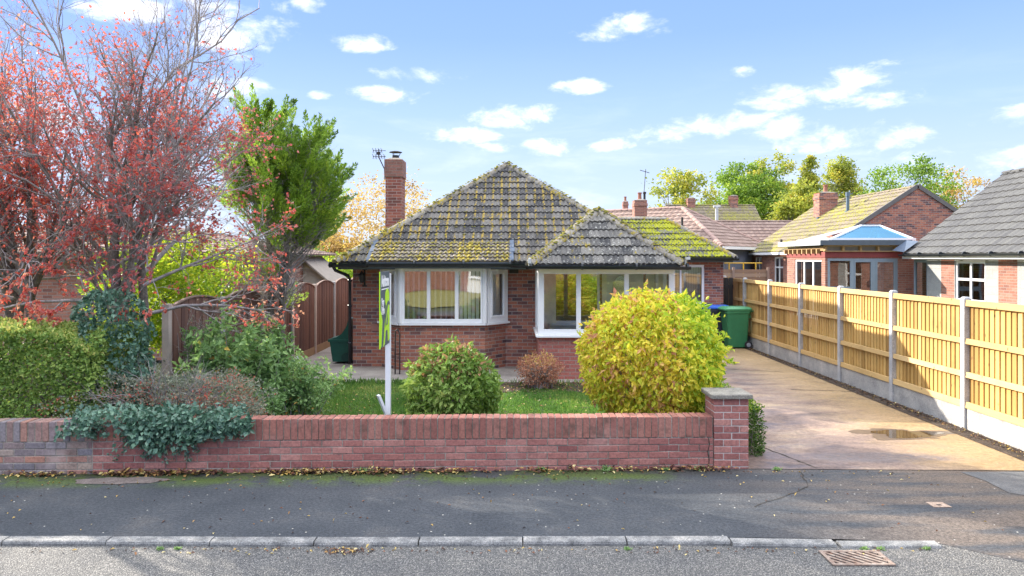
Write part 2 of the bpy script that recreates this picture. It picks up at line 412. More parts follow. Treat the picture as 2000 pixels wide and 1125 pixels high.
def ground_mats():
    # pavement asphalt
    m, nt, out = new_mat('pavement_asphalt'); c = objco(nt)
    sep = N(nt, 'SeparateXYZ', {0: c}); X, Y = sep.outputs[0], sep.outputs[1]
    n5 = noise(nt, c, 38, 5, .8); n1 = noise(nt, c, 1.3, 6, .65); n2 = noise(nt, c, 120, 3, .7); n3 = noise(nt, N(nt, 'Mapping', {'Vector': c, 'Scale': (.5, 2.2, 1)}).outputs[0], 1.4, 5, .6)
    col = ramp(nt, n1, [(.3, (.036, .042, .050)), (.55, (.054, .060, .068)), (.75, (.085, .084, .084))])
    # sandy wash towards the dropped kerb
    sm = M(nt, 'MULTIPLY', mask(nt, X, 1.6, 4.2), mask(nt, n3, .36, .6))
    col = mix(nt, M(nt, 'MULTIPLY', sm, .6), col, (.18, .135, .10))
    # moss band along the wall foot
    wy = M(nt, 'SUBTRACT', Y, M(nt, 'MULTIPLY', X, .028))
    mo = M(nt, 'MULTIPLY', mask(nt, wy, 7.60, 7.98), mask(nt, noise(nt, c, 2.4, 6, .75), .38, .55))
    mo = M(nt, 'MULTIPLY', mo, mask(nt, X, 2.2, 1.2))
    col = mix(nt, M(nt, 'MULTIPLY', mo, .75), col, mix(nt, n5, (.03, .05, .008), (.13, .20, .012)))
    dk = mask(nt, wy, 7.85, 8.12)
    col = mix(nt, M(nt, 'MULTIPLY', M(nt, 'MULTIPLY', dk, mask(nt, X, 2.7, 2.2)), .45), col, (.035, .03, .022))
    n5 = noise(nt, c, 38, 5, .8)
    col = mix(nt, .75, col, ramp(nt, n5, [(.32, (.1, .1, .1)), (.5, (.5, .5, .5)), (.7, (1, 1, 1))]), 'OVERLAY')
    col = mix(nt, .5, col, ramp(nt, n2, [(.3, (.1, .1, .1)), (.5, (.5, .5, .5)), (.72, (1, 1, 1))]), 'OVERLAY')
    sp = N(nt, 'TexVoronoi', {'Vector': c, 'Scale': 7.0}).outputs['Distance']
    col = mix(nt, mask(nt, sp, .07, .04), col, (.5, .48, .42))
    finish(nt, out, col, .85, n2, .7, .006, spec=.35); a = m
    # road chippings
    m, nt, out = new_mat('road_chippings'); c = objco(nt)
    v = N(nt, 'TexVoronoi', {'Vector': c, 'Scale': 105.0}); n1 = noise(nt, c, .8, 6, .65)
    sepc = N(nt, 'SeparateColor', {0: v.outputs['Color']})
    col = ramp(nt, sepc.outputs[0], [(0, (.085, .087, .09)), (.4, (.14, .14, .137)), (.75, (.21, .205, .195)), (1, (.38, .365, .34))])
    col = mix(nt, mask(nt, v.outputs['Distance'], .38, .75), col, (.05, .05, .05))
    col = mix(nt, .45, col, ramp(nt, n1, [(.3, (.25, .26, .28)), (.7, (.72, .68, .6))]), 'OVERLAY')
    h = M(nt, 'MULTIPLY', v.outputs['Distance'], -1)
    finish(nt, out, col, .8, h, .8, .009, spec=.4); b = m
    # driveway concrete
    m, nt, out = new_mat('driveway_concrete'); c = objco(nt)
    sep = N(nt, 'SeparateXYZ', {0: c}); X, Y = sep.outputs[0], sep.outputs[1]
    st = N(nt, 'Mapping', {'Vector': c, 'Scale': (.55, 1.1, 1)}).outputs[0]
    n1 = noise(nt, st, 1.1, 7, .68, .5); n2 = noise(nt, c, 70, 4, .7); n3 = noise(nt, st, 2.3, 5, .6, .4); n4 = noise(nt, c, 14, 5, .7)
    col = ramp(nt, n1, [(.32, (.075, .058, .06)), (.45, (.16, .115, .10)), (.56, (.25, .18, .14)), (.7, (.38, .29, .19))])
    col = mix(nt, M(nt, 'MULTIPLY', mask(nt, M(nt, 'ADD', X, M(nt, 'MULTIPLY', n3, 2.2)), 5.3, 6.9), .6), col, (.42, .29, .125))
    dk = M(nt, 'MULTIPLY', mask(nt, n3, .55, .68), mask(nt, n4, .42, .6))
    col = mix(nt, M(nt, 'MULTIPLY', dk, .7), col, (.12, .10, .095))
    # exposed aggregate patch
    dx = M(nt, 'DIVIDE', M(nt, 'SUBTRACT', X, 4.35), 1.15); dy = M(nt, 'DIVIDE', M(nt, 'SUBTRACT', Y, 8.72), .28)
    dd = M(nt, 'ADD', M(nt, 'MULTIPLY', dx, dx), M(nt, 'MULTIPLY', dy, dy))
    pm = M(nt, 'MULTIPLY', mask(nt, M(nt, 'ADD', dd, M(nt, 'MULTIPLY', n3, 1.6)), 1.75, 1.0), mask(nt, n4, .35, .5))
    col = mix(nt, M(nt, 'MULTIPLY', pm, .85), col, (.13, .11, .11))
    n5 = noise(nt, c, 22, 6, .8)
    col = mix(nt, .6, col, ramp(nt, n5, [(.3, (.15, .15, .15)), (.7, (.85, .85, .85))]), 'OVERLAY')
    col = mix(nt, .4, col, ramp(nt, n2, [(.3, (.2, .2, .2)), (.7, (.8, .8, .8))]), 'OVERLAY')
    ro = M(nt, 'SUBTRACT', .85, M(nt, 'MULTIPLY', mask(nt, n3, .42, .6), .42))
    finish(nt, out, col, ro, M(nt, 'ADD', n2, M(nt, 'MULTIPLY', n4, .6)), .35, .005, spec=.5); d = m
    return a, b, d
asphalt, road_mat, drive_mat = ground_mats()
kerb_mat = mottled('kerb_concrete', [(.3, (.10, .10, .10)), (.5, (.20, .20, .195)), (.75, (.36, .345, .32))], 7, .9, 90, .55, .8, .008)
path_mat = mottled('path_concrete', [(.3, (.20, .18, .165)), (.55, (.33, .30, .27)), (.8, (.42, .39, .35))], 1.6, .8, 60, .3, .4)
soil_mat = mottled('soil', [(.3, (.035, .025, .018)), (.7, (.10, .07, .05))], 8, 1, 40, .5, 1, .03)
lawn_mat = mottled('lawn_ground', [(.3, (.035, .075, .012)), (.7, (.08, .15, .025))], 3, 1, 60, .5, 1, .02)
land_mat = mottled('land', [(.3, (.05, .08, .02)), (.7, (.12, .12, .05))], .4, 1, 20, .3, .3)
# ------------------------------------------------------------------ camera, light, sky
H = 2.37; FP = 1440.0; HY = 503.0
cam = bpy.data.cameras.new('camera'); co = bpy.data.objects.new('camera', cam); COL.objects.link(co)
co.location = (0, 0, H); co.rotation_euler = (R(90), 0, 0)
cam.sensor_width = 36; cam.lens = FP / 2000 * 36; cam.shift_y = -(562.5 - HY) / 2000; cam.clip_end = 2000; cam.clip_start = .1
SC.camera = co
SC.view_settings.view_transform = 'Standard'; SC.view_settings.look = 'None'
SC.view_settings.exposure = EXPO; SC.view_settings.gamma = 1

SUN = Vector((-.80, .60, 0)).normalized() * math.cos(R(22.8)); SUN.z = math.sin(R(22.8))
sl = bpy.data.lights.new('sun', 'SUN'); so = bpy.data.objects.new('sun', sl); COL.objects.link(so)
sl.energy = SUN_E; sl.angle = R(.55); sl.color = (1, .91, .78)
so.rotation_euler = SUN.to_track_quat('Z', 'Y').to_euler(); so.location = (-20, 20, 20)

def build_sky():
    w = bpy.data.worlds.new('World'); SC.world = w; w.use_nodes = True; nt = w.node_tree; nt.nodes.clear()
    out = nt.nodes.new('ShaderNodeOutputWorld')
    sky = nt.nodes.new('ShaderNodeTexSky'); sky.sky_type = 'NISHITA'; sky.sun_disc = False
    sky.sun_elevation = R(22.8); sky.sun_rotation = math.atan2(SUN.x, SUN.y); sky.air_density = 1.0; sky.dust_density = .6; sky.ozone_density = 2.5
    d = nt.nodes.new('ShaderNodeTexCoord').outputs['Generated']
    s = N(nt, 'SeparateXYZ', {0: d}); x, y, z = s.outputs
    az = M(nt, 'MULTIPLY', M(nt, 'ARCTAN2', x, y), 57.2958)
    el = M(nt, 'MULTIPLY', M(nt, 'ARCSINE', z), 57.2958)
    # blue tint over the nishita colour, pale near the horizon
    t = mask(nt, el, -2, 24)
    grad = ramp(nt, t, [(0, (5.3, 6.1, 7.4)), (.2, (4.4, 5.5, 7.7)), (.5, (3.3, 4.7, 7.9)), (.8, (2.3, 3.7, 7.7)), (1, (2.0, 3.35, 7.6))])
    base = mix(nt, .95, sky.outputs[0], grad)
    # clouds: each a soft noisy ellipse at its own bearing and height (degrees)
    cl = [(705, 85, 55, 17), (810, 147, 95, 16), (768, 184, 75, 17), (990, 226, 85, 24), (1215, 55, 75, 27), (1130, 170, 52, 15), (1415, 250, 150, 30), (1075, 285, 60, 18),
          (1680, 172, 85, 38), (1520, 190, 70, 26), (1665, 270, 110, 30), (1340, 262, 70, 14), (1985, 228, 60, 20), (440, 45, 120, 60), (450, 170, 60, 22), (1185, 285, 45, 14),
          (900, 265, 80, 18), (1450, 140, 25, 10), (600, 8, 30, 14), (625, 185, 22, 8), (1930, 310, 160, 26), (-150, 200, 120, 40), (2250, 150, 130, 40), (250, 20, 90, 26), (960, 290, 50, 12), (300, 330, 120, 30), (100, 230, 80, 30)]
    st = N(nt, 'Mapping', {'Vector': d, 'Scale': (1, 1, 2.0)}).outputs[0]
    n1 = noise(nt, st, 16, 7, .62, .3); n2 = noise(nt, st, 45, 6, .65, .3)
    wob = M(nt, 'ADD', M(nt, 'MULTIPLY', M(nt, 'SUBTRACT', n1, .5), 4.4), M(nt, 'MULTIPLY', M(nt, 'SUBTRACT', n2, .5), 1.3))
    best = None
    for px, py, rx, ry in cl:
        a = math.degrees(math.atan2(px - 1000, FP)); e = math.degrees(math.atan2(HY - py, math.hypot(px - 1000, FP)))
        k = math.degrees(1 / FP)
        dx = M(nt, 'MULTIPLY', M(nt, 'SUBTRACT', az, a), 1 / (rx * k * 1.1))
        dy = M(nt, 'MULTIPLY', M(nt, 'SUBTRACT', el, e), 1 / (ry * k * 1.1))
        q = M(nt, 'SUBTRACT', 1, M(nt, 'ADD', M(nt, 'MULTIPLY', dx, dx), M(nt, 'MULTIPLY', dy, dy)))
        q = M(nt, 'MAXIMUM', q, -1.5)
        best = q if best is None else M(nt, 'MAXIMUM', best, q)
    f = mask(nt, M(nt, 'ADD', best, wob), 0, 1.75)
    # wisps of thin cloud, and an unseen bright dome added overhead to lift the shade
    wis = M(nt, 'MULTIPLY', mask(nt, noise(nt, N(nt, 'Mapping', {'Vector': d, 'Scale': (1, 1, 5)}).outputs[0], 5, 6, .6, .4), .48, .72), mask(nt, el, 16, 1))
    f = M(nt, 'MAXIMUM', M(nt, 'MULTIPLY', f, .92), M(nt, 'MULTIPLY', wis, .3))
    up = M(nt, 'MULTIPLY', mask(nt, el, 24, 42), .9)
    f = M(nt, 'MAXIMUM', f, up)
    f = M(nt, 'MULTIPLY', f, mask(nt, el, 0, 2))
    cc = mix(nt, mask(nt, el, 22, 40), mix(nt, mask(nt, n1, .35, .6), (6.9, 7.6, 8.9), (9.7, 9.8, 10.1)), (21, 21.5, 22.5))
    col = mix(nt, f, base, cc)
    gm = mask(nt, el, -.5, -3)
    col = mix(nt, gm, col, (2.2, 2.1, 1.8))
    bg = N(nt, 'Background', {0: col, 1: SKY_S}); nt.links.new(bg.outputs[0], out.inputs[0])
build_sky()

# ------------------------------------------------------------------ ground
def sheet(name, x0, x1, y0, y1, z, m, nx=1, ny=1, th=None):
    b = MB()
    b.face([(x0, y0, z), (x1, y0, z), (x1, y1, z), (x0, y1, z)])
    return struct(name, b, m)
WL = lambda X: 8.206 + .028 * X          # front face line of the garden wall
b = MB(); b.face([(-500, -500, -.075), (500, -500, -.075), (500, 900, -.075), (-500, 900, -.075)]); struct('ground', b, land_mat)
b = MB(); b.face([(-60, -2, -.034), (60, -2, -.034), (60, 6.7, -.034), (-60, 6.7, -.034)]); struct('road', b, road_mat)
b = MB()   # pavement: from the kerb back to the wall; sinks to the road at the dropped kerb on the right
def pav_y(X): return 6.24 if X < 2.7 else 6.24 - .05 * min(1, (X - 2.7)) - .45 * max(0, min(1, (X - 3.6) / .5))
xs = [-60, -10, -8, -6, -4, -2, 0, 1, 2, 2.4, 2.7, 3.0, 3.3, 3.6, 3.7, 3.8, 4.0, 4.2, 5, 6, 8, 20, 60]
for a, c in zip(xs[:-1], xs[1:]):
    def pz(X): return 0 if X < 2.2 else -.014 * min(1, (X - 2.2) / .6) - (.018 * min(1, max(0, (X - 3.2) / .35)))
    b.face([(a, pav_y(a), pz(a)), (c, pav_y(c), pz(c)), (c, 7.0, 0), (a, 7.0, 0)])
    b.face([(a, 7.0, 0), (c, 7.0, 0), (c, 8.6, 0), (a, 8.6, 0)])
struct('pavement', b, asphalt)
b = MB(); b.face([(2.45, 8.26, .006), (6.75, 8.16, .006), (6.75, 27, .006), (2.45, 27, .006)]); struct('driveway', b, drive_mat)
b = MB()
b.face([(-4.9, 13.95, .012), (2.45, 13.95, .012), (2.45, 16.2, .012), (-4.9, 16.2, .012)])
b.face([(-4.9, 16.2, .012), (-3.4, 16.2, .012), (-3.4, 28, .012), (-4.9, 28, .012)])
struct('path', b, path_mat)
b = MB(); b.face([(-9, 8.3, .008), (2.44, 8.3, .008), (2.44, 13.9, .008), (-9, 13.9, .008)]); struct('lawn', b, lawn_mat)
b = MB(); b.face([(-1.0, 12.9, .014), (2.43, 12.9, .014), (2.43, 13.94, .014), (-1.0, 13.94, .014)]); b.face([(-4.8, 8.4, .014), (-2.6, 8.4, .014), (-3.3, 12.6, .014), (-4.8, 12.9, .014)])
b.face([(-1.4, 8.4, .013), (2.43, 8.4, .013), (2.43, 9.5, .013), (-1.4, 9.1, .013)])
struct('soil_bed', b, soil_mat)
b = MB(); b.face([(5.93, 8.3, .011), (6.24, 8.3, .011), (6.24, 22, .011), (6.08, 22, .011)]); struct('gravel_strip', b, soil_mat)

# puddle on the driveway
m, nt, out = new_mat('puddle_water')
finish(nt, out, (.10, .07, .04), .02, noise(nt, objco(nt), 8, 2), .01, .004, spec=1.0, coat=1.0); puddle_mat = m
m, nt, out = new_mat('wet_concrete')
wn = noise(nt, objco(nt), 9, 6, .7); finish(nt, out, ramp(nt, wn, [(.3, (.085, .062, .05)), (.7, (.17, .13, .095))]), .3, wn, .3, .004); wet_mat = m
b = MB(); pts = []
for k in range(60):
    a = k / 60 * 2 * math.pi; r = 1 + .2 * math.sin(3 * a + 1) + .14 * math.sin(5 * a) + .06 * math.sin(11 * a) + .05 * math.sin(17 * a)
    pts.append((5.22 + .62 * r * math.cos(a), 9.88 + .30 * r * math.sin(a), .0078))
b.face(pts); struct('wet_patch', b, wet_mat)
b = MB(); pts = []
for k in range(40):
    a = k / 40 * 2 * math.pi; r = 1 + .2 * math.sin(3 * a + 1) + .12 * math.sin(5 * a) + .05 * math.sin(11 * a)
    pts.append((5.28 + .42 * r * math.cos(a), 9.88 + .22 * r * math.sin(a), .0095))
b.face(pts); struct('puddle', b, puddle_mat)
# dark cracks / joints in the driveway slab
crk = plain('crack_fill', (.035, .03, .022), 1)
def crack(pts, w=.012, z=.0085):
    b = MB(); rr = random.Random(3)
    P = []
    for (a, c) in zip(pts[:-1], pts[1:]):
        n = 8
        for i in range(n):
            t = i / n; P.append((a[0] + (c[0] - a[0]) * t + rr.uniform(-.012, .012), a[1] + (c[1] - a[1]) * t + rr.uniform(-.02, .02)))
    P.append(pts[-1])
    for a, c in zip(P[:-1], P[1:]):
        dx, dy = c[0] - a[0], c[1] - a[1]; l = math.hypot(dx, dy) + 1e-6; ww = w * rr.uniform(.4, 1.3)
        nx, ny = -dy / l * ww, dx / l * ww
        b.face([(a[0] - nx, a[1] - ny, z), (c[0] - nx, c[1] - ny, z), (c[0] + nx, c[1] + ny, z), (a[0] + nx, a[1] + ny, z)])
    return struct('crack', b, crk)
crack([(3.0, 9.9), (3.08, 9.3), (3.28, 8.7), (3.42, 8.28)], .011)
crack([(5.0, 13.2), (6.1, 13.0)], .014); crack([(3.6, 16.6), (4.6, 15.6), (5.6, 15.2)], .012)
crack([(3.2, 8.15), (3.05, 7.6), (2.3, 7.0)], .005, .004)
b = MB(); pts = []
for k in range(30):
    a = k / 30 * 2 * math.pi; r = 1 + .18 * math.sin(2 * a + 1) + .1 * math.sin(7 * a)
    pts.append((-4.15 + .42 * r * math.cos(a), 7.82 + .14 * r * math.sin(a), .005))
b.face(pts); struct('bare_patch', b, mottled('worn_pavement', [(.3, (.12, .095, .085)), (.7, (.2, .165, .15))], 9, .95, 70, .4, .6))
b = MB(); pts = [(4.95, 8.14), (5.02, 7.8), (5.0, 7.42), (5.12, 7.33), (7.5, 7.24), (7.5, 8.14)]
b.face([(x, y, .004) for x, y in pts][::-1]); o = struct('tarmac_patch', b, mottled('tarmac_patch', [(.3, (.08, .088, .098)), (.7, (.13, .135, .14))], 5, .85, 110, .5, .6))

# kerb stones
def kerb(x0, x1, z1, y0=6.14, yl=0.0, label='', group='kerb stones along the road edge', drop=0):
    b = MB(); g = .006
    ya = y0 + yl
    prof = [(0, -.09), (0, z1 - .022), (.008, z1 - .006), (.022, z1), (.115, z1), (.115, -.09)]
    n = len(prof)
    L = [(x0 + g, ya + d, z) for d, z in prof]; Rr = [(x1 - g, ya + d, z - (drop if z > -.05 else 0)) for d, z in prof]
    b.face(L); b.face(Rr[::-1])
    for i in range(n):
        j = (i + 1) % n; b.face([L[i], Rr[i], Rr[j], L[j]])
    o = b.build('kerb_stone', kerb_mat); tag(o, label, 'kerb stone', group); return o
xk = 2.70 - .87 * 10
for i in range(9):
    kerb(xk + .87 * i, xk + .87 * (i + 1), .004, 6.14, .012 * math.sin(i), 'long pale grey concrete kerb stone in the raised row between pavement and road')
kerb(xk + .87 * 9, 2.70, .004, 6.11, 0, 'kerb stone sloping down just before the dropped one, its end chipped, above the drain grate', drop=.012)
kerb(2.72, 3.56, -.012, 6.09, 0, 'last kerb stone at the driveway crossing, set lower and ending by the sandy asphalt')

# road gully grate
g = root('drain_grate', 'rusty cast iron road drain grate with diagonal slots against the kerb', 'drain grate', (2.74, 5.92, -.034))
b = MB(); x0, x1, y0, y1, z0, z1 = 2.50, 2.99, 5.74, 6.02, -.030, -.020
b.box(x0, x1, y0, y0 + .025, z0, z1); b.box(x0, x1, y1 - .025, y1, z0, z1); b.box(x0, x0 + .03, y0 + .025, y1 - .025, z0, z1); b.box(x1 - .03, x1, y0 + .025, y1 - .025, z0, z1)
b.build('frame', rust, g)
b = MB()
for i in range(-2, 7):
    xa = x0 + .03 + i * .068; 
    pa, pb = (xa, y1 - .025), (xa + .2, y0 + .025)
    if pa[0] < x0 + .03:
        t = (x0 + .03 - pa[0]) / .2; pa = (x0 + .03, pa[1] + (pb[1] - pa[1]) * t)
    if pb[0] > x1 - .03:
        t = (x1 - .03 - pa[0]) / (pb[0] - pa[0]); pb = (x1 - .03, pa[1] + (pb[1] - pa[1]) * t)
    if pa[0] < x1 - .035 and pb[0] > x0 + .035: b.bar((pa[0], pa[1], -.026), (pb[0], pb[1], -.026), .026, .006)
b.build('slotted_bars', rust, g)
b = MB(); b.box(x0 + .01, x1 - .01, y0 + .01, y1 - .01, -.033, -.031); b.build('sump', plain('sump_dark', (.01, .01, .01), .9), g)
g = root('stop_tap_cover', 'small rusty square access cover set in the asphalt near the driveway', 'access cover', (4.08, 7.06, 0))
b = MB(); b.face([(4.01, 7.13, .006), (4.0, 7.0, .006), (4.17, 6.98, .006), (4.16, 7.12, .006)][::-1]); b.box(4.0, 4.16, 6.99, 7.13, -.01, .007); b.build('plate', mottled('cover_metal', [(.3, (.25, .17, .12)), (.7, (.42, .32, .25))], 30, .7), g, bevel=.002)
b = MB(); b.box(4.06, 4.10, 7.03, 7.055, .007, .010); b.build('lifting_slot', iron, g)

# ------------------------------------------------------------------ building helpers
def wall(b, O, u, n, L, z0, z1, ops=(), th=.25, m=0, mr=None):
    """wall slab with openings; O at the foot start, outer face on O+u*a; ops (a0,a1,za,zb)"""
    O = Vector(O); u = Vector(u); n = Vector(n); mr = m if mr is None else mr
    As = sorted({0, L, *[o[0] for o in ops], *[o[1] for o in ops]}); Zs = sorted({z0, z1, *[o[2] for o in ops], *[o[3] for o in ops]})
    As = [a for a in As if -1e-6 <= a <= L + 1e-6]
    def P(a, d, z): return O + u * a - n * d + Vector((0, 0, z))
    def solid(i, j):
        if i < 0 or j < 0 or i >= len(As) - 1 or j >= len(Zs) - 1: return False
        a = (As[i] + As[i + 1]) / 2; z = (Zs[j] + Zs[j + 1]) / 2
        return not any(o[0] < a < o[1] and o[2] < z < o[3] for o in ops)
    flip = u.cross(Vector((0, 0, 1))).dot(n) < 0
    def F(p, mm):
        b.face(p[::-1] if flip else p, mm)
    for i in range(len(As) - 1):
        for j in range(len(Zs) - 1):
            if not solid(i, j): continue
            a, c, z, w = As[i], As[i + 1], Zs[j], Zs[j + 1]
            F([P(a, 0, z), P(c, 0, z), P(c, 0, w), P(a, 0, w)], m)
            F([P(c, th, z), P(a, th, z), P(a, th, w), P(c, th, w)], mr)
            if not solid(i - 1, j): F([P(a, th, z), P(a, 0, z), P(a, 0, w), P(a, th, w)], m)
            if not solid(i + 1, j): F([P(c, 0, z), P(c, th, z), P(c, th, w), P(c, 0, w)], m)
            if not solid(i, j - 1): F([P(a, th, z), P(c, th, z), P(c, 0, z), P(a, 0, z)], mr)
            if not solid(i, j + 1): F([P(a, 0, w), P(c, 0, w), P(c, th, w), P(a, th, w)], mr)

def window(parent, O, u, n, a0, a1, z0, z1, cols=1, rows=None, fr=.06, set_in=.05, sill=True, gm=None, fm=None, mull=.05, opener=(), tran=None, name='window', sill_out=.06, blinds=None):
    """a window part (the frame) with panes (and sill) below it"""
    gm = gm or glass; fm = fm or pvc
    b = MB(); d0, d1 = -set_in - .06, -set_in
    b.obox(O, u, n, a0, a1, d0, d1, z1 - fr, z1); b.obox(O, u, n, a0, a1, d0, d1, z0, z0 + fr)
    b.obox(O, u, n, a0, a0 + fr, d0, d1, z0 + fr, z1 - fr); b.obox(O, u, n, a1 - fr, a1, d0, d1, z0 + fr, z1 - fr)
    edges = cols if isinstance(cols, (list, tuple)) else [a0 + (a1 - a0) * i / cols for i in range(1, cols)]
    for e in edges: b.obox(O, u, n, e - mull / 2, e + mull / 2, d0 + .002, d1 - .002, z0 + fr, z1 - fr)
    if tran: b.obox(O, u, n, a0 + fr, a1 - fr, d0 + .004, d1 - .004, tran - mull / 2, tran + mull / 2)
    E = [a0] + list(edges) + [a1]
    for i in opener:   # opening casement: a raised inner frame
        p, q = E[i] + (fr if i == 0 else mull / 2), E[i + 1] - (fr if i == len(E) - 2 else mull / 2)
        zb, zt = z0 + fr, z1 - fr
        w = .045; e0, e1 = d0 + .02, d1 + .014
        b.obox(O, u, n, p, q, e0, e1, zt - w, zt); b.obox(O, u, n, p, q, e0, e1, zb, zb + w)
        b.obox(O, u, n, p, p + w, e0, e1, zb + w, zt - w); b.obox(O, u, n, q - w, q, e0, e1, zb + w, zt - w)
    f = b.build(name, fm, parent, bevel=.004)
    for p, q in zip(E[:-1], E[1:]):
        g = MB(); Ov = Vector(O); uv_, nv = Vector(u), Vector(n); dd = -set_in - .03
        g.face([Ov + uv_ * p + nv * dd + Vector((0, 0, z0 + .02)), Ov + uv_ * q + nv * dd + Vector((0, 0, z0 + .02)), Ov + uv_ * q + nv * dd + Vector((0, 0, z1 - .02)), Ov + uv_ * p + nv * dd + Vector((0, 0, z1 - .02))])
        g.build('pane', gm, f)
    if sill:
        s = MB(); s.obox(O, u, n, a0 - .04, a1 + .04, -set_in - .02, sill_out, z0 - .045, z0 - .002); s.build('sill', fm, f, bevel=.004)
    return f

def tile_plane(b, E0, E1, up, vlen, ul, ur, roll=.10, gauge=.28, step=8, th=.036, amp=.026, jit=.005, tilew=.20, m=0, seed=1):
    """courses of roll tiles on the plane through E0-E1 (eave) and up (unit, up the slope); ul/ur(v): left/right limit"""
    rr = np.random.RandomState(seed)
    E0 = np.array(E0[:], float); E1 = np.array(E1[:], float); up = np.array(up[:], float)
    e = (E1 - E0); L = np.linalg.norm(e); e /= L; n = np.cross(e, up); n /= np.linalg.norm(n)
    if n[2] < 0: n = -n
    us = np.arange(0, L + roll / step, roll / step); us[-1] = L
    ph = (us / roll) % 1
    h = amp * (.5 - .5 * np.cos(2 * math.pi * ph)) ** .8
    K = int(math.ceil(vlen / gauge))
    for k in range(K):
        v0 = k * gauge; v1 = min((k + 1) * gauge + .02, vlen)
        if v1 - v0 < .03: continue
        u0 = np.clip(us, ul(v0), max(ur(v0), ul(v0))); u1 = np.clip(us, ul(v1), max(ur(v1), ul(v1)))
        tid = np.floor(us / tilew + (k % 2) * 0).astype(int)
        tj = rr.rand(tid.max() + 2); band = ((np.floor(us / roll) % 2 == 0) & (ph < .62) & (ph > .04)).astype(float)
        hj = (tj[tid] - .5) * 2 * jit
        lo = E0 + e * u0[:, None] + up * v0 + n * (th + h + hj)[:, None]
        hi = E0 + e * u1[:, None] + up * v1 + n * (.004 + h + hj * .3)[:, None]
        bt = E0 + e * u0[:, None] + up * v0 + n * (-.004 + np.zeros_like(h))[:, None]
        base = len(b.v); nn = len(us)
        b.v += [tuple(p) for p in lo] + [tuple(p) for p in hi] + [tuple(p) for p in bt]
        for i in range(nn - 1):
            if u0[i + 1] - u0[i] < 1e-5 and u1[i + 1] - u1[i] < 1e-5: continue
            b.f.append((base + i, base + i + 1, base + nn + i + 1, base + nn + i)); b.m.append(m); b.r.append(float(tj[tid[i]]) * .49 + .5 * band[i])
            if u0[i + 1] - u0[i] > 1e-5:
                b.f.append((base + 2 * nn + i, base + 2 * nn + i + 1, base + i + 1, base + i)); b.m.append(m); b.r.append(float(tj[tid[i]]) * .2)

def ridge_line(b, A, B, r=.11, ln=.42, m=0):
    A = Vector(A); B = Vector(B); L = (B - A).length; n = max(1, round(L / ln)); t = (B - A).normalized()
    side = t.cross(Vector((0, 0, 1))).normalized(); upv = side.cross(t).normalized()
    for i in range(n):
        p = A + t * (L * i / n - .02); q = A + t * (L * (i + 1) / n); base = len(b.v); rnd_ = random.random(); jz = random.uniform(-.006, .006)
        S = 8
        for c, rad in ((p, r), (q, r * .9)):
            for k in range(S + 1):
                a = math.pi * k / S
                b.v.append(tuple(c + side * math.cos(a) * rad + upv * (math.sin(a) * rad * .8 - .03 + jz)))
        for k in range(S):
            b.f.append((base + k, base + k + 1, base + S + 2 + k, base + S + 1 + k)); b.m.append(m); b.r.append(rnd_)
        b.f.append(tuple(base + k for k in range(S + 1))[::-1]); b.m.append(m); b.r.append(rnd_)
        b.f.append(tuple(base + S + 1 + k for k in range(S + 1))); b.m.append(m); b.r.append(rnd_)

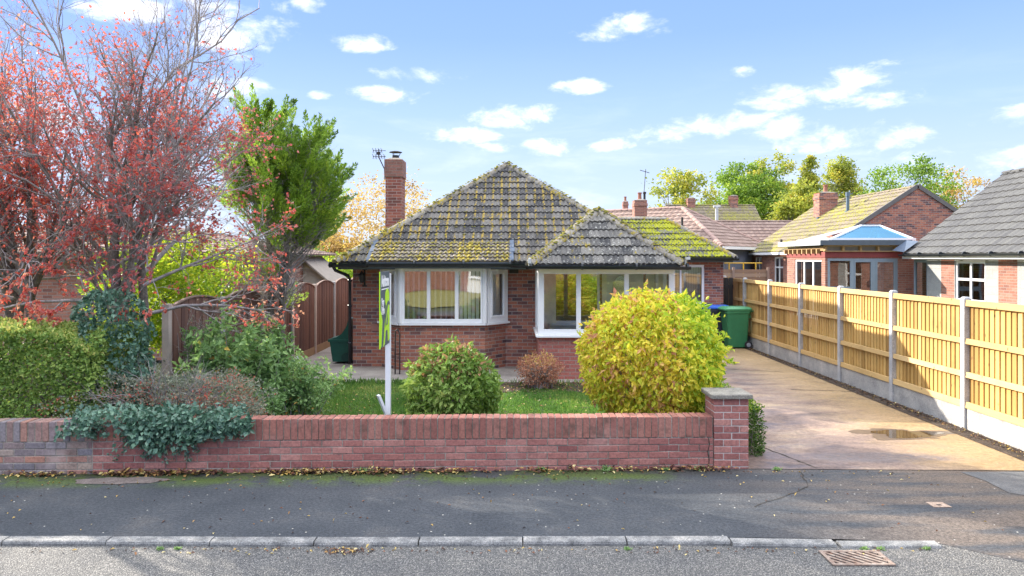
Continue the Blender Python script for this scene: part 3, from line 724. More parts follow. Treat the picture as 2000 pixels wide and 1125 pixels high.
def roof(parent, C, a, s0, s1, hw, z, slope, hip0=True, hip1=True, tmat=None, rmat=None, roll=.10, gauge=.28, step=8, gable_mat=None, verge=.0, ridge_r=.11, name='roof', amp=.026, hipb=True):
    """C: point on the centre line (s=0), a: unit along ridge; eave rectangle s0..s1 x +-hw at height z"""
    C = Vector((C[0], C[1], 0)); a = Vector((a[0], a[1], 0)).normalized(); bb = Vector((-a.y, a.x, 0))
    def P(s, t, zz): q = C + a * s + bb * t; return Vector((q.x, q.y, zz))
    zr = z + slope * hw; sl = math.sqrt(1 + slope * slope)
    r0 = s0 + (hw if hip0 else 0); r1 = s1 - (hw if hip1 else 0)
    body = MB(); e = .012
    A_, B_, C_, D_ = P(s0, -hw, z - e), P(s1, -hw, z - e), P(s1, hw, z - e), P(s0, hw, z - e); G, Hh = P(r0, 0, zr - e), P(r1, 0, zr - e)
    body.face([A_, D_, C_, B_], 0); body.face([A_, B_, Hh, G], 0); body.face([C_, D_, G, Hh], 0)
    body.face([D_, A_, G], 1 if not hip0 else 0); body.face([B_, C_, Hh], 1 if not hip1 else 0)
    ro = body.build(name, [fascia_grey, gable_mat or house_brick], parent)
    t = MB(); vl = hw * sl
    cs = 1 / sl
    for sgn in (-1, 1):
        E0, E1 = (P(s0, -hw, z), P(s1, -hw, z)) if sgn < 0 else (P(s1, hw, z), P(s0, hw, z))
        up = (bb * (-sgn) + Vector((0, 0, slope))).normalized()
        L = s1 - s0
        h0, h1 = (hip0, hip1) if sgn < 0 else (hip1, hip0)
        tile_plane(t, E0, E1, up, vl, (lambda v: v * cs) if h0 else (lambda v: 0), (lambda v: L - v * cs) if h1 else (lambda v: L), roll, gauge, step, seed=int(abs(C.x * 7 + sgn * 3)) + 5, amp=amp)
    for on, s, sg in ((hip0, s0, -1), (hip1, s1, 1)):
        if not on: continue
        E0, E1 = (P(s, hw, z), P(s, -hw, z)) if sg < 0 else (P(s, -hw, z), P(s, hw, z))
        up = (a * (-sg) + Vector((0, 0, slope))).normalized()
        tile_plane(t, E0, E1, up, vl, lambda v: v * cs, lambda v: 2 * hw - v * cs, roll, gauge, step, seed=int(abs(C.x * 5 + sg)) + 9, amp=amp)
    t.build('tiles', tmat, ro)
    rg = MB()
    if r1 - r0 > .2: ridge_line(rg, P(r0, 0, zr + .02), P(r1, 0, zr + .02), ridge_r)
    if hip0:
        ridge_line(rg, P(s0, -hw, z + .03), P(r0, 0, zr + .02), ridge_r)
        if hipb: ridge_line(rg, P(s0, hw, z + .03), P(r0, 0, zr + .02), ridge_r)
    if hip1:
        ridge_line(rg, P(s1, -hw, z + .03), P(r1, 0, zr + .02), ridge_r); ridge_line(rg, P(s1, hw, z + .03), P(r1, 0, zr + .02), ridge_r)
    if rg.v: rg.build('ridge_tiles', rmat or hip_tile, ro)
    return ro

def gutter(parent, A, B, r=.06, mat=None, brackets=.9, name='gutter'):
    A = Vector(A); B = Vector(B); t = (B - A).normalized(); L = (B - A).length; side = t.cross(Vector((0, 0, 1))).normalized()
    b = MB(); S = 8; pts = []
    for rad in (r, r * .88):
        for k in range(S + 1):
            an = math.pi + math.pi * k / S; pts.append((math.cos(an) * rad, math.sin(an) * rad))
    ring = pts[:S + 1] + pts[S + 1:][::-1]
    for c in (A, B):
        b.v += [tuple(c + side * x + Vector((0, 0, y))) for x, y in ring]
    n = len(ring)
    for i in range(n):
        j = (i + 1) % n; b.f.append((i, j, n + j, n + i)); b.m.append(0); b.r.append(.5)
    b.f.append(tuple(range(n))[::-1]); b.m.append(0); b.r.append(.5); b.f.append(tuple(range(n, 2 * n))); b.m.append(0); b.r.append(.5)
    k = max(1, int(L / brackets))
    for i in range(k + 1):
        c = A + t * (L * min(max(i / k, .02), .98))
        b.tube([c - t * .02 + Vector((0, 0, -.002)), c + t * .02 + Vector((0, 0, -.002))], r * 1.1, 10)
    return b.build(name, mat or fascia_black, parent, smooth=False)
def chimney(parent, x0, x1, y0, y1, z0, z1, m, pots=1, band=True, potm=None, name='chimney'):
    b = MB(); b.box(x0, x1, y0, y1, z0, z1)
    if band: b.box(x0 - .03, x1 + .03, y0 - .03, y1 + .03, z1 - .32, z1 - .17); 
    c = b.build(name, m, parent)
    b = MB(); cx, cy = (x0 + x1) / 2, (y0 + y1) / 2
    b.hexa([(x0 - .01, y0 - .01, z1), (x1 + .01, y0 - .01, z1), (x1 + .01, y1 + .01, z1), (x0 - .01, y1 + .01, z1), (cx - .12, cy - .1, z1 + .07), (cx + .12, cy - .1, z1 + .07), (cx + .12, cy + .1, z1 + .07), (cx - .12, cy + .1, z1 + .07)])
    b.build('flaunching', mortar_mat, c)
    for i in range(pots):
        px = cx + (i - (pots - 1) / 2) * .32; b = MB()
        b.lathe([(.11, z1 + .02), (.12, z1 + .08), (.10, z1 + .1), (.09, z1 + .34), (.115, z1 + .36), (.115, z1 + .42), (.08, z1 + .42), (.08, z1 + .2)], (px, cy, 0), 12)
        b.build('chimney_pot', potm or plain('terracotta', (.33, .14, .09), .8), c)
    return c
# ------------------------------------------------------------------ the bungalow
X_, Y_ = Vector((1, 0, 0)), Vector((0, 1, 0))
FWY = 15.98; BX0, BX1 = -3.45, 3.2
house = root('bungalow', 'red brick bungalow with a mossy hipped tile roof, white bay window and glazed porch', 'bungalow', (0, 16, 0))
# shell: front wall, side walls, wing
b = MB()
FN = -Y_
wall(b, (BX0, FWY, 0), X_, FN, BX1 - BX0, 0, 2.2, [(.66, 3.27, .99, 2.17), (4.35, 5.35, .95, 2.06), (5.45, 6.3, .02, 2.06)], .28)   # front: bay opening, porch inner window and door
wall(b, (BX0, 26, 0), -Y_, -X_, 26 - FWY - .28, 0, 2.2, [(6.2, 7.4, 1.0, 2.05)], .28)
wall(b, (BX1, FWY + .28, 0), Y_, X_, 20.3 - FWY - .28, 0, 2.2, [], .28)
wing_ops = [(5.30 - 1.15 - BX1, 5.30 - BX1, 1.05, 2.17)]
wall(b, (BX1, 20.3, 0), X_, FN, 5.82 - BX1, 0, 2.3, wing_ops, .28)
wall(b, (5.82, 20.58, 0), Y_, X_, 2.04, 0, 2.3, [], .28)
wall(b, (5.82, 22.9, 0), -X_, Y_, 5.82 - BX1, 0, 2.3, [], .28)
wall(b, (BX1, 22.9, 0), Y_, X_, 3.1, 0, 2.2, [], .28)
wall(b, (BX1, 26, 0), -X_, Y_, BX1 - BX0, 0, 2.2, [], .28)
shell = b.build('brick_walls', house_brick, house)
# interiors seen through the glass
b = MB()
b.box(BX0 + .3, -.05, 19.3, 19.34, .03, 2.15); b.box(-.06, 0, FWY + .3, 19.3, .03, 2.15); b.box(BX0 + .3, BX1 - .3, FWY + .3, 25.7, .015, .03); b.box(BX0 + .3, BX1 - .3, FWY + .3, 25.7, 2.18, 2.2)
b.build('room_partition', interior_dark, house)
# roofs
rf = roof(house, (-.13, 0), (0, 1), 15.4, 26.6, 3.56, 2.26, .70, True, True, tile_main, hip_tile)
roof(house, (1.79, 0), (0, 1), 13.95, 17.25, 1.45, 2.225, .765, True, False, tile_porch, hip_tile, name='porch_roof', ridge_r=.12)
roof(house, (0, 21.52), (1, 0), 1.4, 6.05, 1.57, 2.37, .715, False, True, tile_wing, hip_tile, name='wing_roof', ridge_r=.1)
# tiles laid out over the bay, with lead at its ends
b = MB(); upb = Vector((0, .9, .42)).normalized(); zb0 = 2.275
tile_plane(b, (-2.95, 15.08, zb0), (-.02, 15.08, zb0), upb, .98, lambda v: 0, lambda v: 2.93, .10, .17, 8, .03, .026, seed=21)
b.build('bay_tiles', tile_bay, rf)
b = MB(); p0, p1 = Vector((-2.95, 15.08, zb0)), Vector((-.02, 15.08, zb0)); q0, q1 = p0 + upb * .98, p1 + upb * .98; dz = Vector((0, 0, -.13))
b.face([p0 + dz, p1 + dz, p1, p0]); b.face([p0, p1, q1, q0]); b.face([p1 + dz, q1 + dz, q1, p1]); b.face([q0 + dz, p0 + dz, p0, q0]); b.face([q1 + dz, q0 + dz, q0, q1]); b.face([p0 + dz, q0 + dz, q1 + dz, p1 + dz])
b.build('bay_roof_deck', fascia_grey, rf)
for nm, x0, x1 in (('flashing', -3.0, -2.92), ('flashing', -.05, .035)):
    b = MB(); 
    for i in range(5):
        a0 = Vector((x0, 15.10, zb0 + .05)) + upb * (.2 * i); a1 = a0 + upb * .2
        w0 = Vector((x1 - x0 + random.uniform(-.01, .02), 0, random.uniform(-.01, .02)))
        b.face([a0, a0 + w0, a1 + w0, a1]); b.face([a0 + Vector((0, 0, -.03)), a0 + w0 + Vector((0, 0, -.03)), a0 + w0, a0])
    b.build(nm, lead, rf)
# fascias and gutters
b = MB()
b.box(-3.62, .3, 15.5, 15.53, 2.12, 2.24); b.box(-3.66, -3.63, 15.5, 26.5, 2.12, 2.24); b.box(3.37, 3.4, 17.3, 20.0, 2.12, 2.24)
b.box(-2.85, -.12, 15.12, 15.15, 2.165, 2.255); b.box(.42, 3.2, 14.02, 14.05, 2.15, 2.22); b.box(.42, .45, 14.05, 15.5, 2.15, 2.22); b.box(3.17, 3.2, 14.05, 17.3, 2.15, 2.22)
b.box(3.45, 5.98, 20.02, 20.05, 2.24, 2.36); b.box(5.98, 6.01, 20.02, 23.0, 2.24, 2.36)
b.build('fascia', fascia_grey, house)
sofm = plain('dark_soffit', (.06, .065, .07), .6)
for q in ((-3.62, 3.37, 15.53, 15.98, 2.125, 2.135), (-3.63, -3.45, 15.98, 26.3, 2.125, 2.135), (3.45, 5.98, 20.05, 20.3, 2.245, 2.255)):
    b = MB(); b.box(*q); b.build('soffit', sofm, house)
gutter(house, (-3.80, 15.34, 2.225), (-2.93, 15.34, 2.225)); gutter(house, (-3.0, 15.03, 2.25), (.02, 15.03, 2.25)); gutter(house, (-.02, 15.34, 2.225), (.36, 15.34, 2.215))
gutter(house, (.30, 13.88, 2.215), (3.36, 13.88, 2.20), .062); gutter(house, (3.42, 19.9, 2.345), (6.12, 19.9, 2.345)); gutter(house, (-3.76, 26.6, 2.225), (-3.76, 15.3, 2.225))
for pts in ([(-3.72, 15.36, 2.17), (-3.70, 15.45, 2.10), (-3.52, 15.86, 1.98), (-3.50, 15.92, 1.88), (-3.50, 15.92, .08)],):
    b = MB(); b.tube(pts, .034, 10)
    for z in (.5, 1.3, 1.85): b.tube([(-3.50, 15.92, z), (-3.50, 15.92, z + .05)], .045, 10)
    b.build('downpipe', fascia_black, house, smooth=True)
b = MB(); b.tube([(.33, 13.92, 2.20), (.33, 13.9, 2.36)], .02, 8); b.box(.30, .36, 13.83, 13.95, 2.26, 2.34); b.build('gutter_bracket', plain('pale_plastic', (.5, .52, .52), .5), house)
b = MB(); b.tube([(3.27, 13.92, 2.24), (3.30, 13.9, 2.36)], .018, 8); b.box(3.27, 3.35, 13.85, 13.93, 2.33, 2.38); b.build('gutter_bracket', plain('pale_plastic_2', (.5, .52, .52), .5), house)

# bay: angled brick base, window frames
bay = [(-2.83, FWY), (-2.33, 15.45), (-.57, 15.45), (-.13, FWY)]
b = MB()
for (x0, y0), (x1, y1) in zip(bay[:-1], bay[1:]):
    u = Vector((x1 - x0, y1 - y0, 0)); L = u.length; u.normalize(); n = Vector((u.y, -u.x, 0))
    wall(b, (x0, y0, 0), u, n, L, 0, .955, [], .2)
b.face([(x, y, .95) for x, y in bay])
bb_ = b.build('bay_base', house_brick, house)
b = MB(); cols = [(.24, .09, .07), (.35, .14, .10)]
bm_fr = MB()
for i, ((x0, y0), (x1, y1)) in enumerate(zip(bay[:-1], bay[1:])):
    u = Vector((x1 - x0, y1 - y0, 0)); L = u.length; u.normalize(); n = Vector((u.y, -u.x, 0))
    O = (x0, y0, 0)
    if i == 1: window(house, O, u, n, .0, L, 1.0, 2.165, 3, fr=.085, mull=.075, set_in=-.06, sill=False, name='bay_window')
    else: window(house, O, u, n, .03, L - .005, 1.0, 2.165, 1, fr=.10, set_in=-.06, sill=False, opener=(0,), name='bay_window', gm=glass if i == 1 else glass_side)
    bm_fr.obox(O, u, n, -.02, L + .02, -.12, .10, .955, .997)
bm_fr.build('bay_sill', pvc, house, bevel=.004)
for (x, y) in bay[1:3]:
    b = MB(); b.tube([(x, y - .06, 1.0), (x, y - .06, 2.16)], .05, 8); b.build('bay_corner_post', pvc, house)
# blinds: open vertical slats in the front, nearly closed at the sides
def blinds(n_, P0, P1, z0, z1, count, ang, w=.085, par=None):
    b = MB(); P0 = Vector(P0); P1 = Vector(P1)
    for i in range(count):
        c = P0.lerp(P1, (i + .5) / count); d = Vector((math.cos(ang), math.sin(ang), 0)) * (w / 2); sw = random.uniform(-.006, .006)
        q = Vector((sw, 0, 0))
        b.face([c - d + Vector((0, 0, z0)) + q, c + d + Vector((0, 0, z0)) + q, c + d + Vector((0, 0, z1)), c - d + Vector((0, 0, z1))])
    b.box(min(P0.x, P1.x), max(P0.x, P1.x), min(P0.y, P1.y) - .01, max(P0.y, P1.y) + .03, z1, z1 + .03)
    return b.build(n_, blind_mat, par or house)
blinds('vertical_blinds', (-2.25, 15.58, 0), (-1.1, 15.58, 0), 1.03, 2.08, 10, R(72), .1)
blinds('vertical_blinds', (-1.12, 15.58, 0), (-.6, 15.58, 0), 1.03, 2.08, 6, R(40), .08)
u = Vector((.44, .53, 0)).normalized()
blinds('vertical_blinds', (-.62, 15.62, 0), (-.28, 16.02, 0), 1.03, 2.1, 7, R(30), .08)
blinds('vertical_blinds', (-2.75, 16.02, 0), (-2.36, 15.6, 0), 1.03, 2.1, 6, R(-20), .07)

# porch: low brick base, wide glazing, white frames
PX0, PX1, PY = .52, 3.14, 14.3
b = MB()
wall(b, (PX0, PY, 0), X_, FN, PX1 - PX0, 0, .82, [], .2); wall(b, (PX0, FWY, 0), -Y_, -X_, FWY - PY - .2, 0, .82, [], .2); wall(b, (PX1, PY + .2, 0), Y_, X_, FWY - PY - .2, 0, .82, [], .2)
b.build('porch_base', porch_brick, house)
window(house, (PX0, PY, 0), X_, FN, -.01, PX1 - PX0 + .01, .87, 2.16, [.77, 1.70], fr=.11, mull=.09, set_in=-.02, gm=glass_porch, name='porch_window', sill_out=.09)
window(house, (PX0, FWY, 0), -Y_, -X_, 0, FWY - PY - .01, .873, 2.157, 2, fr=.08, set_in=-.02, gm=glass_porch, name='porch_window')
window(house, (PX1, PY + .01, 0), Y_, X_, 0, FWY - PY - .01, .873, 2.157, 2, fr=.08, set_in=-.02, gm=glass_porch, name='porch_window', sill=False)
b = MB(); b.box(PX0 + .1, PX1 - .1, PY + .1, FWY - .03, 2.165, 2.185, 0); b.build('porch_ceiling', plain('white_ceiling', (.8, .8, .78), .8), house)
b = MB(); b.box(PX0 + .21, PX1 - .21, PY + .21, FWY - .03, .03, .06, 0)
b.build('porch_floor', plain('porch_lino', (.5, .47, .4), .6), house)
b = MB(); wall(b, (PX0 + .05, FWY - .015, 0), X_, FN, PX1 - PX0 - .1, .05, 2.17, [(.38, 1.38, .95, 2.06), (1.48, 2.33, .05, 2.06)], .012); b.build('inner_wall_plaster', interior_wall, house)
window(house, (BX0, FWY, 0), X_, FN, 4.35, 5.35, .95, 2.06, 1, fr=.05, set_in=.0, gm=glass_mat('inner_glass', .30), name='inner_window', sill_out=.09)
b = MB(); b.obox((BX0, FWY, 0), X_, FN, 5.45, 6.3, -.06, -.01, .03, 2.06)
dr = b.build('front_door', plain('white_door', (.72, .72, .70), .4), house, bevel=.004)
b = MB(); cx = BX0 + 5.82; pts = [(cx + .19 * math.cos(a), FWY - .004, 1.72 + .26 * math.sin(a)) for a in np.linspace(0, math.pi, 14)] + [(cx - .19, FWY - .004, 1.0), (cx + .19, FWY - .004, 1.0)]
b.prism(pts[::-1], (0, .006, 0)); b.build('arched_light', glass_dark, dr)
b = MB()
for a0, a1 in zip(pts, pts[1:] + pts[:1]): b.bar(a0, a1, .025, .02)
b.build('arched_trim', plain('grey_trim', (.55, .56, .55), .5), dr)
b = MB(); b.box(PX0 + .25, PX0 + 1.1, FWY - .5, FWY - .1, .66, .70); b.box(PX0 + .25, PX0 + .28, FWY - .5, FWY - .1, .05, .95); b.box(PX0 + 1.07, PX0 + 1.1, FWY - .5, FWY - .1, .05, .9); b.box(PX0 + .25, PX0 + 1.1, FWY - .13, FWY - .1, .66, .9)
tag(b.build('bench', plain('grey_bench', (.45, .44, .42), .7), None), 'pale grey box bench inside the glazed porch, under the inner window', 'bench')
# wing window
window(house, (BX1, 20.3, 0), X_, FN, wing_ops[0][0], wing_ops[0][1], 1.05, 2.17, [wing_ops[0][0] + .5], fr=.07, set_in=.02, name='window', gm=glass_dark)
blinds('vertical_blinds', (4.2, 20.62, 0), (5.28, 20.62, 0), 1.08, 2.15, 16, R(20), .07)
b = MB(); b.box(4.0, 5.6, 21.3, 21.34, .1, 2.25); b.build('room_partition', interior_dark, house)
# chimney with cowl and aerial
ch = chimney(house, -3.21, -2.80, 18.7, 19.3, 2.3, 4.86, brick_mat('chimney_brick', [(.15, .06, .05), (.26, .085, .065), (.33, .12, .08), (.2, .07, .06)], (.46, .38, .33), dirt=.3), 0, False)
b = MB(); b.box(-3.235, -2.775, 18.675, 19.325, 4.42, 4.86); b.build('chimney_head', brick_mat('sooty_brick', [(.2, .10, .08), (.3, .14, .11)], (.3, .24, .2), dirt=.6), ch)
b = MB(); b.lathe([(.09, 4.9), (.09, 5.0)], (-3.0, 19.0, 0), 10); b.lathe([(.0, 5.12), (.08, 5.11), (.17, 5.085), (.17, 5.075), (.02, 5.06)], (-3.0, 19.0, 0), 16)
for k in range(3): a = k * 2.1; b.tube([(-3.0 + .09 * math.cos(a), 19 + .09 * math.sin(a), 4.98), (-3.0 + .13 * math.cos(a), 19 + .13 * math.sin(a), 5.08)], .008, 5)
b.build('cowl', iron, ch)
b = MB()
b.tube([(-3.23, 18.72, 4.35), (-3.24, 18.72, 4.62), (-3.38, 18.70, 4.92), (-3.38, 18.70, 5.12)], .014, 6)
for z, n_ in ((4.93, 5), (5.08, 4)):
    b.tube([(-3.53, 18.70, z), (-3.2, 18.70, z)], .008, 5)
    for i in range(n_):
        x = -3.52 + i * .07; b.tube([(x, 18.6, z - .06), (x, 18.8, z + .06)], .006, 4); b.tube([(x, 18.6, z + .05), (x, 18.8, z - .05)], .006, 4)
b.box(-3.44, -3.34, 18.68, 18.72, 4.98, 5.05)
b.build('aerial', iron, ch)
# wall details
b = MB(); b.box(BX0 + .39, BX0 + .60, FWY - .012, FWY, .78, .93); b.build('vent_brick', plain('terracotta_vent', (.36, .17, .13), .8), house)
b = MB(); b.box(-.06, .14, FWY - .008, FWY, 2.03, 2.12)
for i in range(4): b.box(-.05, .13, FWY - .014, FWY - .008, 2.04 + i * .02, 2.05 + i * .02)
b.build('air_vent', iron, house)
b = MB(); b.bar((-3.19, FWY - .02, 1.75), (-3.19, FWY - .02, 2.12), .04, .03); b.bar((-3.19, FWY - .03, 1.98), (-3.19, FWY - .2, 2.04), .025); b.box(-3.24, -3.14, FWY - .02, FWY - .001, 1.74, 1.77); b.box(-3.24, -3.14, FWY - .02, FWY - .001, 2.1, 2.13)
b.lathe([(.03, 1.83), (.06, 1.87), (.07, 2.0), (.03, 2.05), (.01, 2.08)], (-3.22, FWY - .19, 0), 8)
b.build('wall_lantern', iron, house)
# moss cushions on the tiles
def cushions(parent, n, fn, mat_, rmin, rmax, seed, name='moss_cushion'):
    rr = np.random.RandomState(seed); V = []; F = []; rn = []
    oct_ = np.array([(1, 0, 0), (0, 1, 0), (-1, 0, 0), (0, -1, 0), (.6, .6, .6), (-.6, .6, .6), (-.6, -.6, .6), (.6, -.6, .6), (0, 0, .9)])
    fc = [(0, 1, 4), (1, 2, 5), (2, 3, 6), (3, 0, 7), (1, 5, 4), (2, 6, 5), (3, 7, 6), (0, 4, 7), (4, 5, 8), (5, 6, 8), (6, 7, 8), (7, 4, 8)]
    for i in range(n):
        p = fn(rr); r = rr.uniform(rmin, rmax); a = rr.uniform(0, 6.3); c, s = math.cos(a), math.sin(a)
        q = oct_ * (r * np.array([1, rr.uniform(.6, 1), .6])); q = np.stack([q[:, 0] * c - q[:, 1] * s, q[:, 0] * s + q[:, 1] * c, q[:, 2]], 1)
        V.append(q + np.array(p)); F += [(x + 9 * i, y + 9 * i, z + 9 * i) for x, y, z in fc]; rn += [rr.rand()] * 12
    o = np_mesh(name, np.concatenate(V), F, mat_, parent, rn, smooth=True); o['kind'] = 'stuff'; return o
moss_mat = mottled('roof_moss', [(.2, (.09, .10, .015)), (.6, (.27, .25, .03)), (.85, (.48, .40, .05))], 12, 1, 80, .4, .6, .01, use_rnd=.5)
def pm(rr):   # main front slope
    while True:
        u = rr.uniform(-3.5, 3.3); v = rr.uniform(0, 3.4) ** 1.0
        if abs(u) < 3.45 - v: break
    k = math.floor(v / .262) * .262 + rr.uniform(0, .03)
    ur = round((u + 3.56) / .2) * .2 - 3.56 + rr.uniform(0, .07)
    return (ur - .13, 15.4 + k, 2.26 + .7 * k + .05)
cushions(rf, 500, pm, moss_mat, .012, .032, 3)
def ph(rr):   # along the hips
    t = rr.uniform(0, 1); s = rr.choice([-1, 1]); o = rr.normal(0, .06)
    return (-.13 + s * (3.56 * (1 - t)) + o * .7, 15.4 + 3.56 * t - abs(o) * .7, 2.26 + 2.49 * t + .11 - abs(o) * .4)
cushions(rf, 420, ph, moss_mat, .015, .045, 4)
def pb(rr): return (rr.uniform(-2.9, -.05), 15.08 + (k := rr.randint(0, 6) * .155), zb0 + .467 * k + .055)
cushions(rf, 420, pb, moss_mat, .015, .035, 5)
def pp(rr):
    t = rr.uniform(0, 1); s = rr.choice([-1, 1]); o = rr.normal(0, .06)
    return (1.79 + s * (1.45 * (1 - t)) + o * .7, 13.95 + 1.45 * t - abs(o) * .7, 2.23 + 1.11 * t + .11 - abs(o) * .5)
cushions(rf, 260, pp, moss_mat, .015, .04, 6)

# ------------------------------------------------------------------ neighbouring houses
def win_simple(par, O, u, n, a0, a1, z0, z1, cols=2, tran=None, fm=None, gm=None, sill=True):
    return window(par, O, u, n, a0, a1, z0, z1, cols, fr=.07, mull=.07, set_in=.03, tran=tran, fm=fm, gm=gm or glass_dark, sill=sill)
# (1) grey-roofed house with part-finished blockwork, right edge: its long side faces the driveway
g1 = root('grey_roofed_house', 'house under renovation with new grey tiled roof and brick and blockwork panels', 'house', (16, 18, 0))
GX = 13.05; GY = 23.9
def gy(px): return GX * 1440 / (px - 1000)          # where along the wall a bearing falls
segs = [(1786, 1815, 1), (1815, 1838, 1), (1838, 1864, 0), (1864, 1925, 1), (1925, 1950, 1), (1950, 1987, 0), (1987, 2060, 1), (2060, 2400, 0)]
b = MB()
for i, (xa, xb, mi) in enumerate(segs):
    ya, yb = gy(xa), gy(xb); L = ya - yb; op = []
    if i == 0: ya = GY; L = ya - yb; op = [(L - .95, L - .12, .05, 2.3)]
    if i == 3: op = [(0.02, L - .02, 1.1, 2.27)]
    wall(b, (GX, ya, 0), -Y_, -X_, L, 0, 2.42, op, .25, m=mi)
wall(b, (GX + .25, GY - .001, 0), X_, Y_, 6, 0, 2.42, [], .25, m=0)
b.build('walls', [far_brick, block_mat], g1)
b = MB(); b.box(16, 16.05, 9, 23.5, .1, 2.4); b.build('room_partition', interior_dark, g1)
ya, yb = gy(1864), gy(1925); win_simple(g1, (GX, ya, 0), -Y_, -X_, .02, ya - yb - .02, 1.1, 2.27, 2, tran=1.74)
L = GY - gy(1815); window(g1, (GX, GY, 0), -Y_, -X_, L - .95, L - .12, .05, 2.3, 1, fr=.09, set_in=.03, fm=pvc_grey, gm=glass_dark, sill=False)
roof(g1, (12.72 + 3.3, 0), (0, 1), 8, 24.0, 3.3, 2.47, .80, False, False, tile_grey, tile_grey, .3, .34, 6, name='roof', amp=.03, gable_mat=far_brick)
gutter(g1, (12.62, 24.0, 2.47), (12.62, 8, 2.47), .065, fascia_black, 1.1)
b = MB(); b.box(12.70, 12.73, 8, 24.0, 2.33, 2.43); b.build('fascia', pvc, g1)
b = MB(); b.face([(12.5, 24.25, 2.60), (12.62, 23.75, 2.55), (13.1, 23.75, 2.90), (13.0, 24.3, 2.94)][::-1]); b.build('flashing', lead, g1)
# extension with roof lantern
g2 = root('sunroom_extension', 'unfinished flat-roofed extension with open timber joists, red beam, grey doors and glass roof lantern', 'extension', (12, 25, 0))
EY, EX, EE, EB = 24.6, 10.45, 13.5, 28.0
b = MB()
wall(b, (EX, EY, 0), X_, FN, EE - EX, 0, 2.37, [(.08, 2.42, .05, 2.34)], .25)
wall(b, (EX, EB, 0), -Y_, -X_, EB - EY - .25, 0, 2.37, [(.75, 3.1, .3, 2.3)], .25)
b.build('walls', far_brick, g2)
win_simple(g2, (EX, EB, 0), -Y_, -X_, .75, 3.1, .3, 2.3, 3, tran=1.3)
f = window(g2, (EX, EY, 0), X_, FN, .08, 2.42, .05, 2.34, [.90, 1.63], fr=.08, mull=.13, set_in=.0, fm=pvc_grey, gm=glass_dark, sill=False, opener=(1, 2), name='folding_doors')
b = MB(); b.obox((EX, EY, 0), X_, FN, .16, .84, -.09, -.0, 1.25, 1.4); b.build('transom', pvc_grey, f)
b = MB(); b.box(EX + .3, EE - .1, 27.3, 27.33, .1, 2.3); b.build('inner_wall', far_brick, g2)
b = MB(); b.box(EX - .02, EE, EY - .03, EY + .12, 2.372, 2.56); b.box(EX - .02, EX + .12, EY + .12, EB, 2.372, 2.56); b.build('red_beam', red_steel, g2)
b = MB(); b.box(EX - .08, EE, EY - .1, EY - .05, 2.565, 2.60); b.box(EX - .08, EE, EY - .1, EY - .05, 2.74, 2.78)
for i in range(6): b.box(EX - .05 + i * .58, EX + .02 + i * .58, EY - .12, EY + .3, 2.602, 2.738)
b.box(EX - .08, EX - .03, EY - .05, EB, 2.66, 2.70)
for i in range(8): b.box(EX - .14, EX + .15, EY + .35 + i * .42, EY + .42 + i * .42, 2.50, 2.655)
b.build('joists', board_timber, g2)
b = MB(); b.box(EX + .03, EE, EY + .02, EB, 2.6, 2.76); b.build('roof_void', interior_dark, g2)
b = MB(); b.box(EX - .28, 13.2, EY - .3, EY - .26, 2.78, 2.95, 0); b.box(EX - .28, EX - .24, EY - .26, EB + .2, 2.78, 2.95, 1); b.box(EX - .24, 13.3, EY - .26, EB + .2, 2.785, 2.93, 0)
b.build('flat_roof', [fascia_grey, plain('grey_trim_roof', (.42, .45, .48), .5)], g2)
lx0, lx1, ly0, ly1, lz, lt = 10.75, 13.6, 24.9, 27.7, 2.97, 3.50
rx0, rx1, ry = 12.45, 13.1, 26.3
b = MB()
c4 = [(lx0, ly0, lz), (lx1, ly0, lz), (lx1, ly1, lz), (lx0, ly1, lz)]; r2 = [(rx0, ry, lt), (rx1, ry, lt)]
for p, q in zip(c4, c4[1:] + c4[:1]): b.bar(p, q, .1, .12)
for p, q in ((c4[0], r2[0]), (c4[3], r2[0]), (c4[1], r2[1]), (c4[2], r2[1]), (r2[0], r2[1])): b.bar(p, q, .08, .08)
lan = b.build('roof_lantern', pvc, g2)
b = MB(); b.face([c4[0], c4[1], r2[1], r2[0]]); b.face([c4[1], c4[2], r2[1]]); b.face([c4[2], c4[3], r2[0], r2[1]]); b.build('lantern_glass', glass_roof, lan)
b = MB(); b.face([c4[3], c4[0], r2[0]]); b.build('lantern_glass', glass_mat('pale_roof_glass', .6, (.8, .9, .95)), lan)
# (2) mossy gabled house behind
g3 = root('mossy_gabled_house', 'bungalow with long mossy roof slope and bare brick gable end behind the extension', 'house', (16.5, 34, 0))
b = MB()
wall(b, (12.8, 39.3, 0), -Y_, -X_, 8.75, 0, 2.55, [(.5, 1.5, .9, 2.4), (3.3, 4.5, .5, 2.4)], .25); wall(b, (12.8, 30.3, 0), X_, FN, 7.4, 0, 2.55, [], .25)
b.build('walls', far_brick, g3)
win_simple(g3, (12.8, 39.3, 0), -Y_, -X_, .5, 1.5, .9, 2.4, 2); win_simple(g3, (12.8, 39.3, 0), -Y_, -X_, 3.3, 4.5, .5, 2.4, 2, tran=1.9)
roof(g3, (16.5, 0), (0, 1), 30, 39.6, 4.0, 2.63, .66, False, False, tile_far_moss, tile_far_moss, .3, .34, 4, gable_mat=house_brick, ridge_r=.1)
b = MB()
for s in (-1, 1): b.bar((16.5, 29.97, 5.29), (16.5 + s * 4.05, 29.97, 2.63), .06, .16)
b.build('bargeboard', plain('grey_board', (.14, .13, .125), .7), g3)
b = MB(); b.box(12.42, 12.45, 30, 39.6, 2.5, 2.62); b.build('fascia', pvc, g3)
chimney(g3, 15.05, 15.95, 36.1, 36.8, 3.9, 5.55, house_brick, 1)
b = MB(); b.box(14.9, 16.05, 35.95, 36.1, 4.1, 4.35); b.build('flashing', lead, g3)
